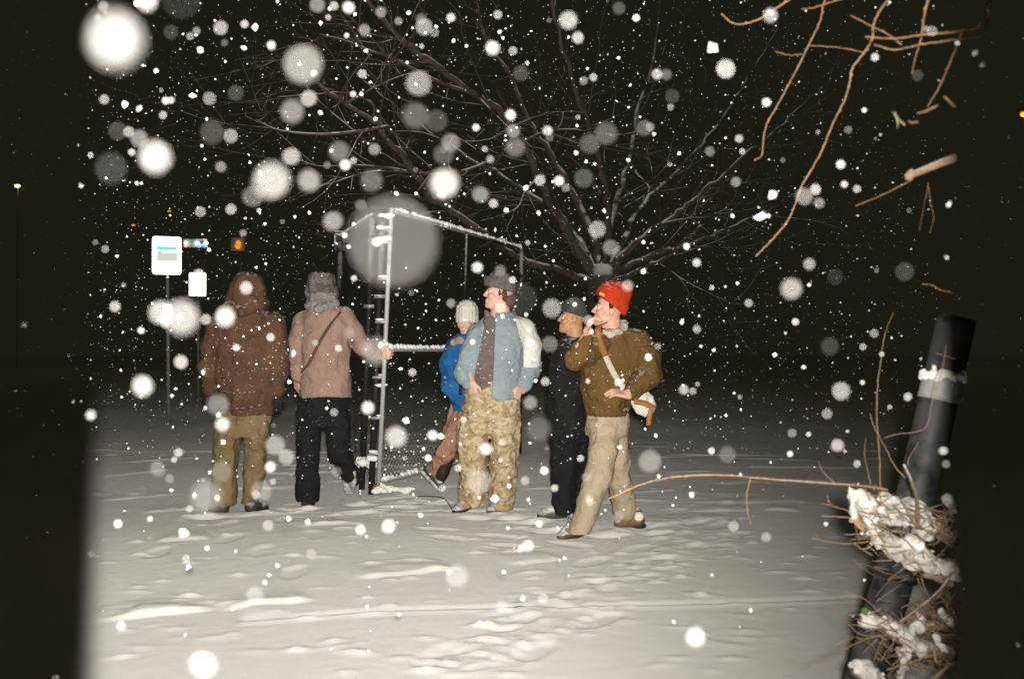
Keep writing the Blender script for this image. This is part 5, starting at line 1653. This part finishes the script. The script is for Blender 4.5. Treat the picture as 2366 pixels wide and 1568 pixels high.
LAND = [(265, 97, 'the huge flake in the corner'), (385, 590, 'the tall white sign'), (457, 657, 'the small white sign'), (390, 850, 'the sign pole'), (571, 665, 'the brown hood'), (565, 830, 'the brown coat back'), (550, 1060, 'the olive trousers'),
        (743, 650, 'the fur hat'), (750, 820, 'the mauve coat'), (745, 1040, 'the black trousers at the gate'), (890, 800, 'the gate stile'), (908, 560, 'the gate top'), (960, 1020, 'the lower gate mesh'), (1079, 720, 'the cream hat'), (1155, 645, 'the grey wool hat'),
        (1130, 830, 'the two tone jacket'), (1130, 1060, 'the camouflage trousers'), (1324, 705, 'the charcoal hat'), (1310, 1000, 'the black clad walker'), (1420, 690, 'the red hat'), (1420, 850, 'the brown padded jacket'), (1390, 1100, 'the tan trousers'),
        (1480, 930, 'the cream shoulder bag'), (1395, 620, 'the tree fork'), (1700, 1100, 'the long bare twig'), (2050, 1200, 'the snowy brush'), (2170, 895, 'the white pipe band'), (1950, 200, 'the hanging twigs'), (1750, 590, 'the hanging twig tip'),
        (628, 418, 'the big bright flake by the gate'), (360, 365, 'the big bright flake above the sign'), (700, 150, 'the big grey flake'), (1027, 425, 'the big flake above the gate rail'), (1205, 570, 'the far end of the gate'), (1605, 1470, 'the lowest bright flake at right'), (470, 1535, 'the lowest bright flake at left'),
        (1677, 160, 'the bright flake at upper right'), (1100, 220, 'the long leaning limb'), (860, 90, 'the upper left limbs'), (550, 565, 'the orange signal')]


def say(u, v, dm, b):
    size = 'large' if dm >= 44 else 'medium' if dm >= 30 else 'small' if dm >= 18 else 'tiny'
    lum = 'bright' if b >= .9 else 'white' if b >= .7 else 'grey' if b >= .48 else 'faint'
    lu, lv, ln = min(LAND, key=lambda q_: math.hypot(q_[0] - u, q_[1] - v))
    dx, dy = u - lu, v - lv
    r = math.hypot(dx, dy)
    if r < 22:
        return f'{size} {lum} snowflake in front of {ln}'
    a_ = math.degrees(math.atan2(-dy, dx)) % 360
    where = ('right of', 'upper right of', 'above', 'upper left of', 'left of', 'lower left of', 'below', 'lower right of')[int((a_ + 22.5) // 45) % 8]
    far = 'close ' if r < 70 else '' if r < 150 else 'some way '
    return f'{size} {lum} snowflake {far}{where} {ln}'


used = set()
for u, v, dm, b in MORE:
    used.add(say(u, v, dm, b))
    flake(u, v, dm, b, say(u, v, dm, b))
n_fl = len(NAMED) + len(MORE)
while n_fl < 300:
    u, v = 205 + 1995 * fv.random() ** 1.25, fv.uniform(5, 1300)
    dm, b = fv.choice((11, 12, 14, 16, 18, 20, 24)), fv.choice((.45, .6, .7, .8, .9, 1))
    lab = say(u, v, dm, b)
    if lab in used:
        continue
    used.add(lab)
    flake(u, v, dm, b, lab)
    n_fl += 1

# the countless fine flakes beyond them
OCT = np.array([(1, 0, 0), (-1, 0, 0), (0, 1, 0), (0, -1, 0), (0, 0, 1), (0, 0, -1)], float)
OF = np.array([(0, 2, 4), (2, 1, 4), (1, 3, 4), (3, 0, 4), (2, 0, 5), (1, 2, 5), (3, 1, 5), (0, 3, 5)])
N = 34000
r_ = np.random.default_rng(3)
cen = np.stack([r_.uniform(-6.5, 6.5, N), r_.uniform(1.25, 13.0, N), r_.uniform(.35, 6.5, N)], 1)
sz = r_.lognormal(math.log(.0034), .45, N)
V_ = OCT[None] * r_.uniform(.5, 1.4, (N, 6, 1)) * sz[:, None, None]
ang = r_.uniform(0, 6.28, N); tl = r_.uniform(-1.4, 1.4, N)
ca, sa, ct, st_ = np.cos(ang)[:, None], np.sin(ang)[:, None], np.cos(tl)[:, None], np.sin(tl)[:, None]
x_, y_, z_ = V_[..., 0], V_[..., 1], V_[..., 2]
x2, z2 = x_ * ct - z_ * st_, x_ * st_ + z_ * ct
V_ = np.stack([x2 * ca - y_ * sa, x2 * sa + y_ * ca, z2], -1) + cen[:, None]
F_ = (OF[None] + 6 * np.arange(N)[:, None, None]).reshape(-1, 3)
fs_ = make('falling_snow', V_.reshape(-1, 3), F_, FLAKE, None, False)
tag(fs_, 'countless fine white snowflakes filling the dark air', 'snow', None, 'stuff')
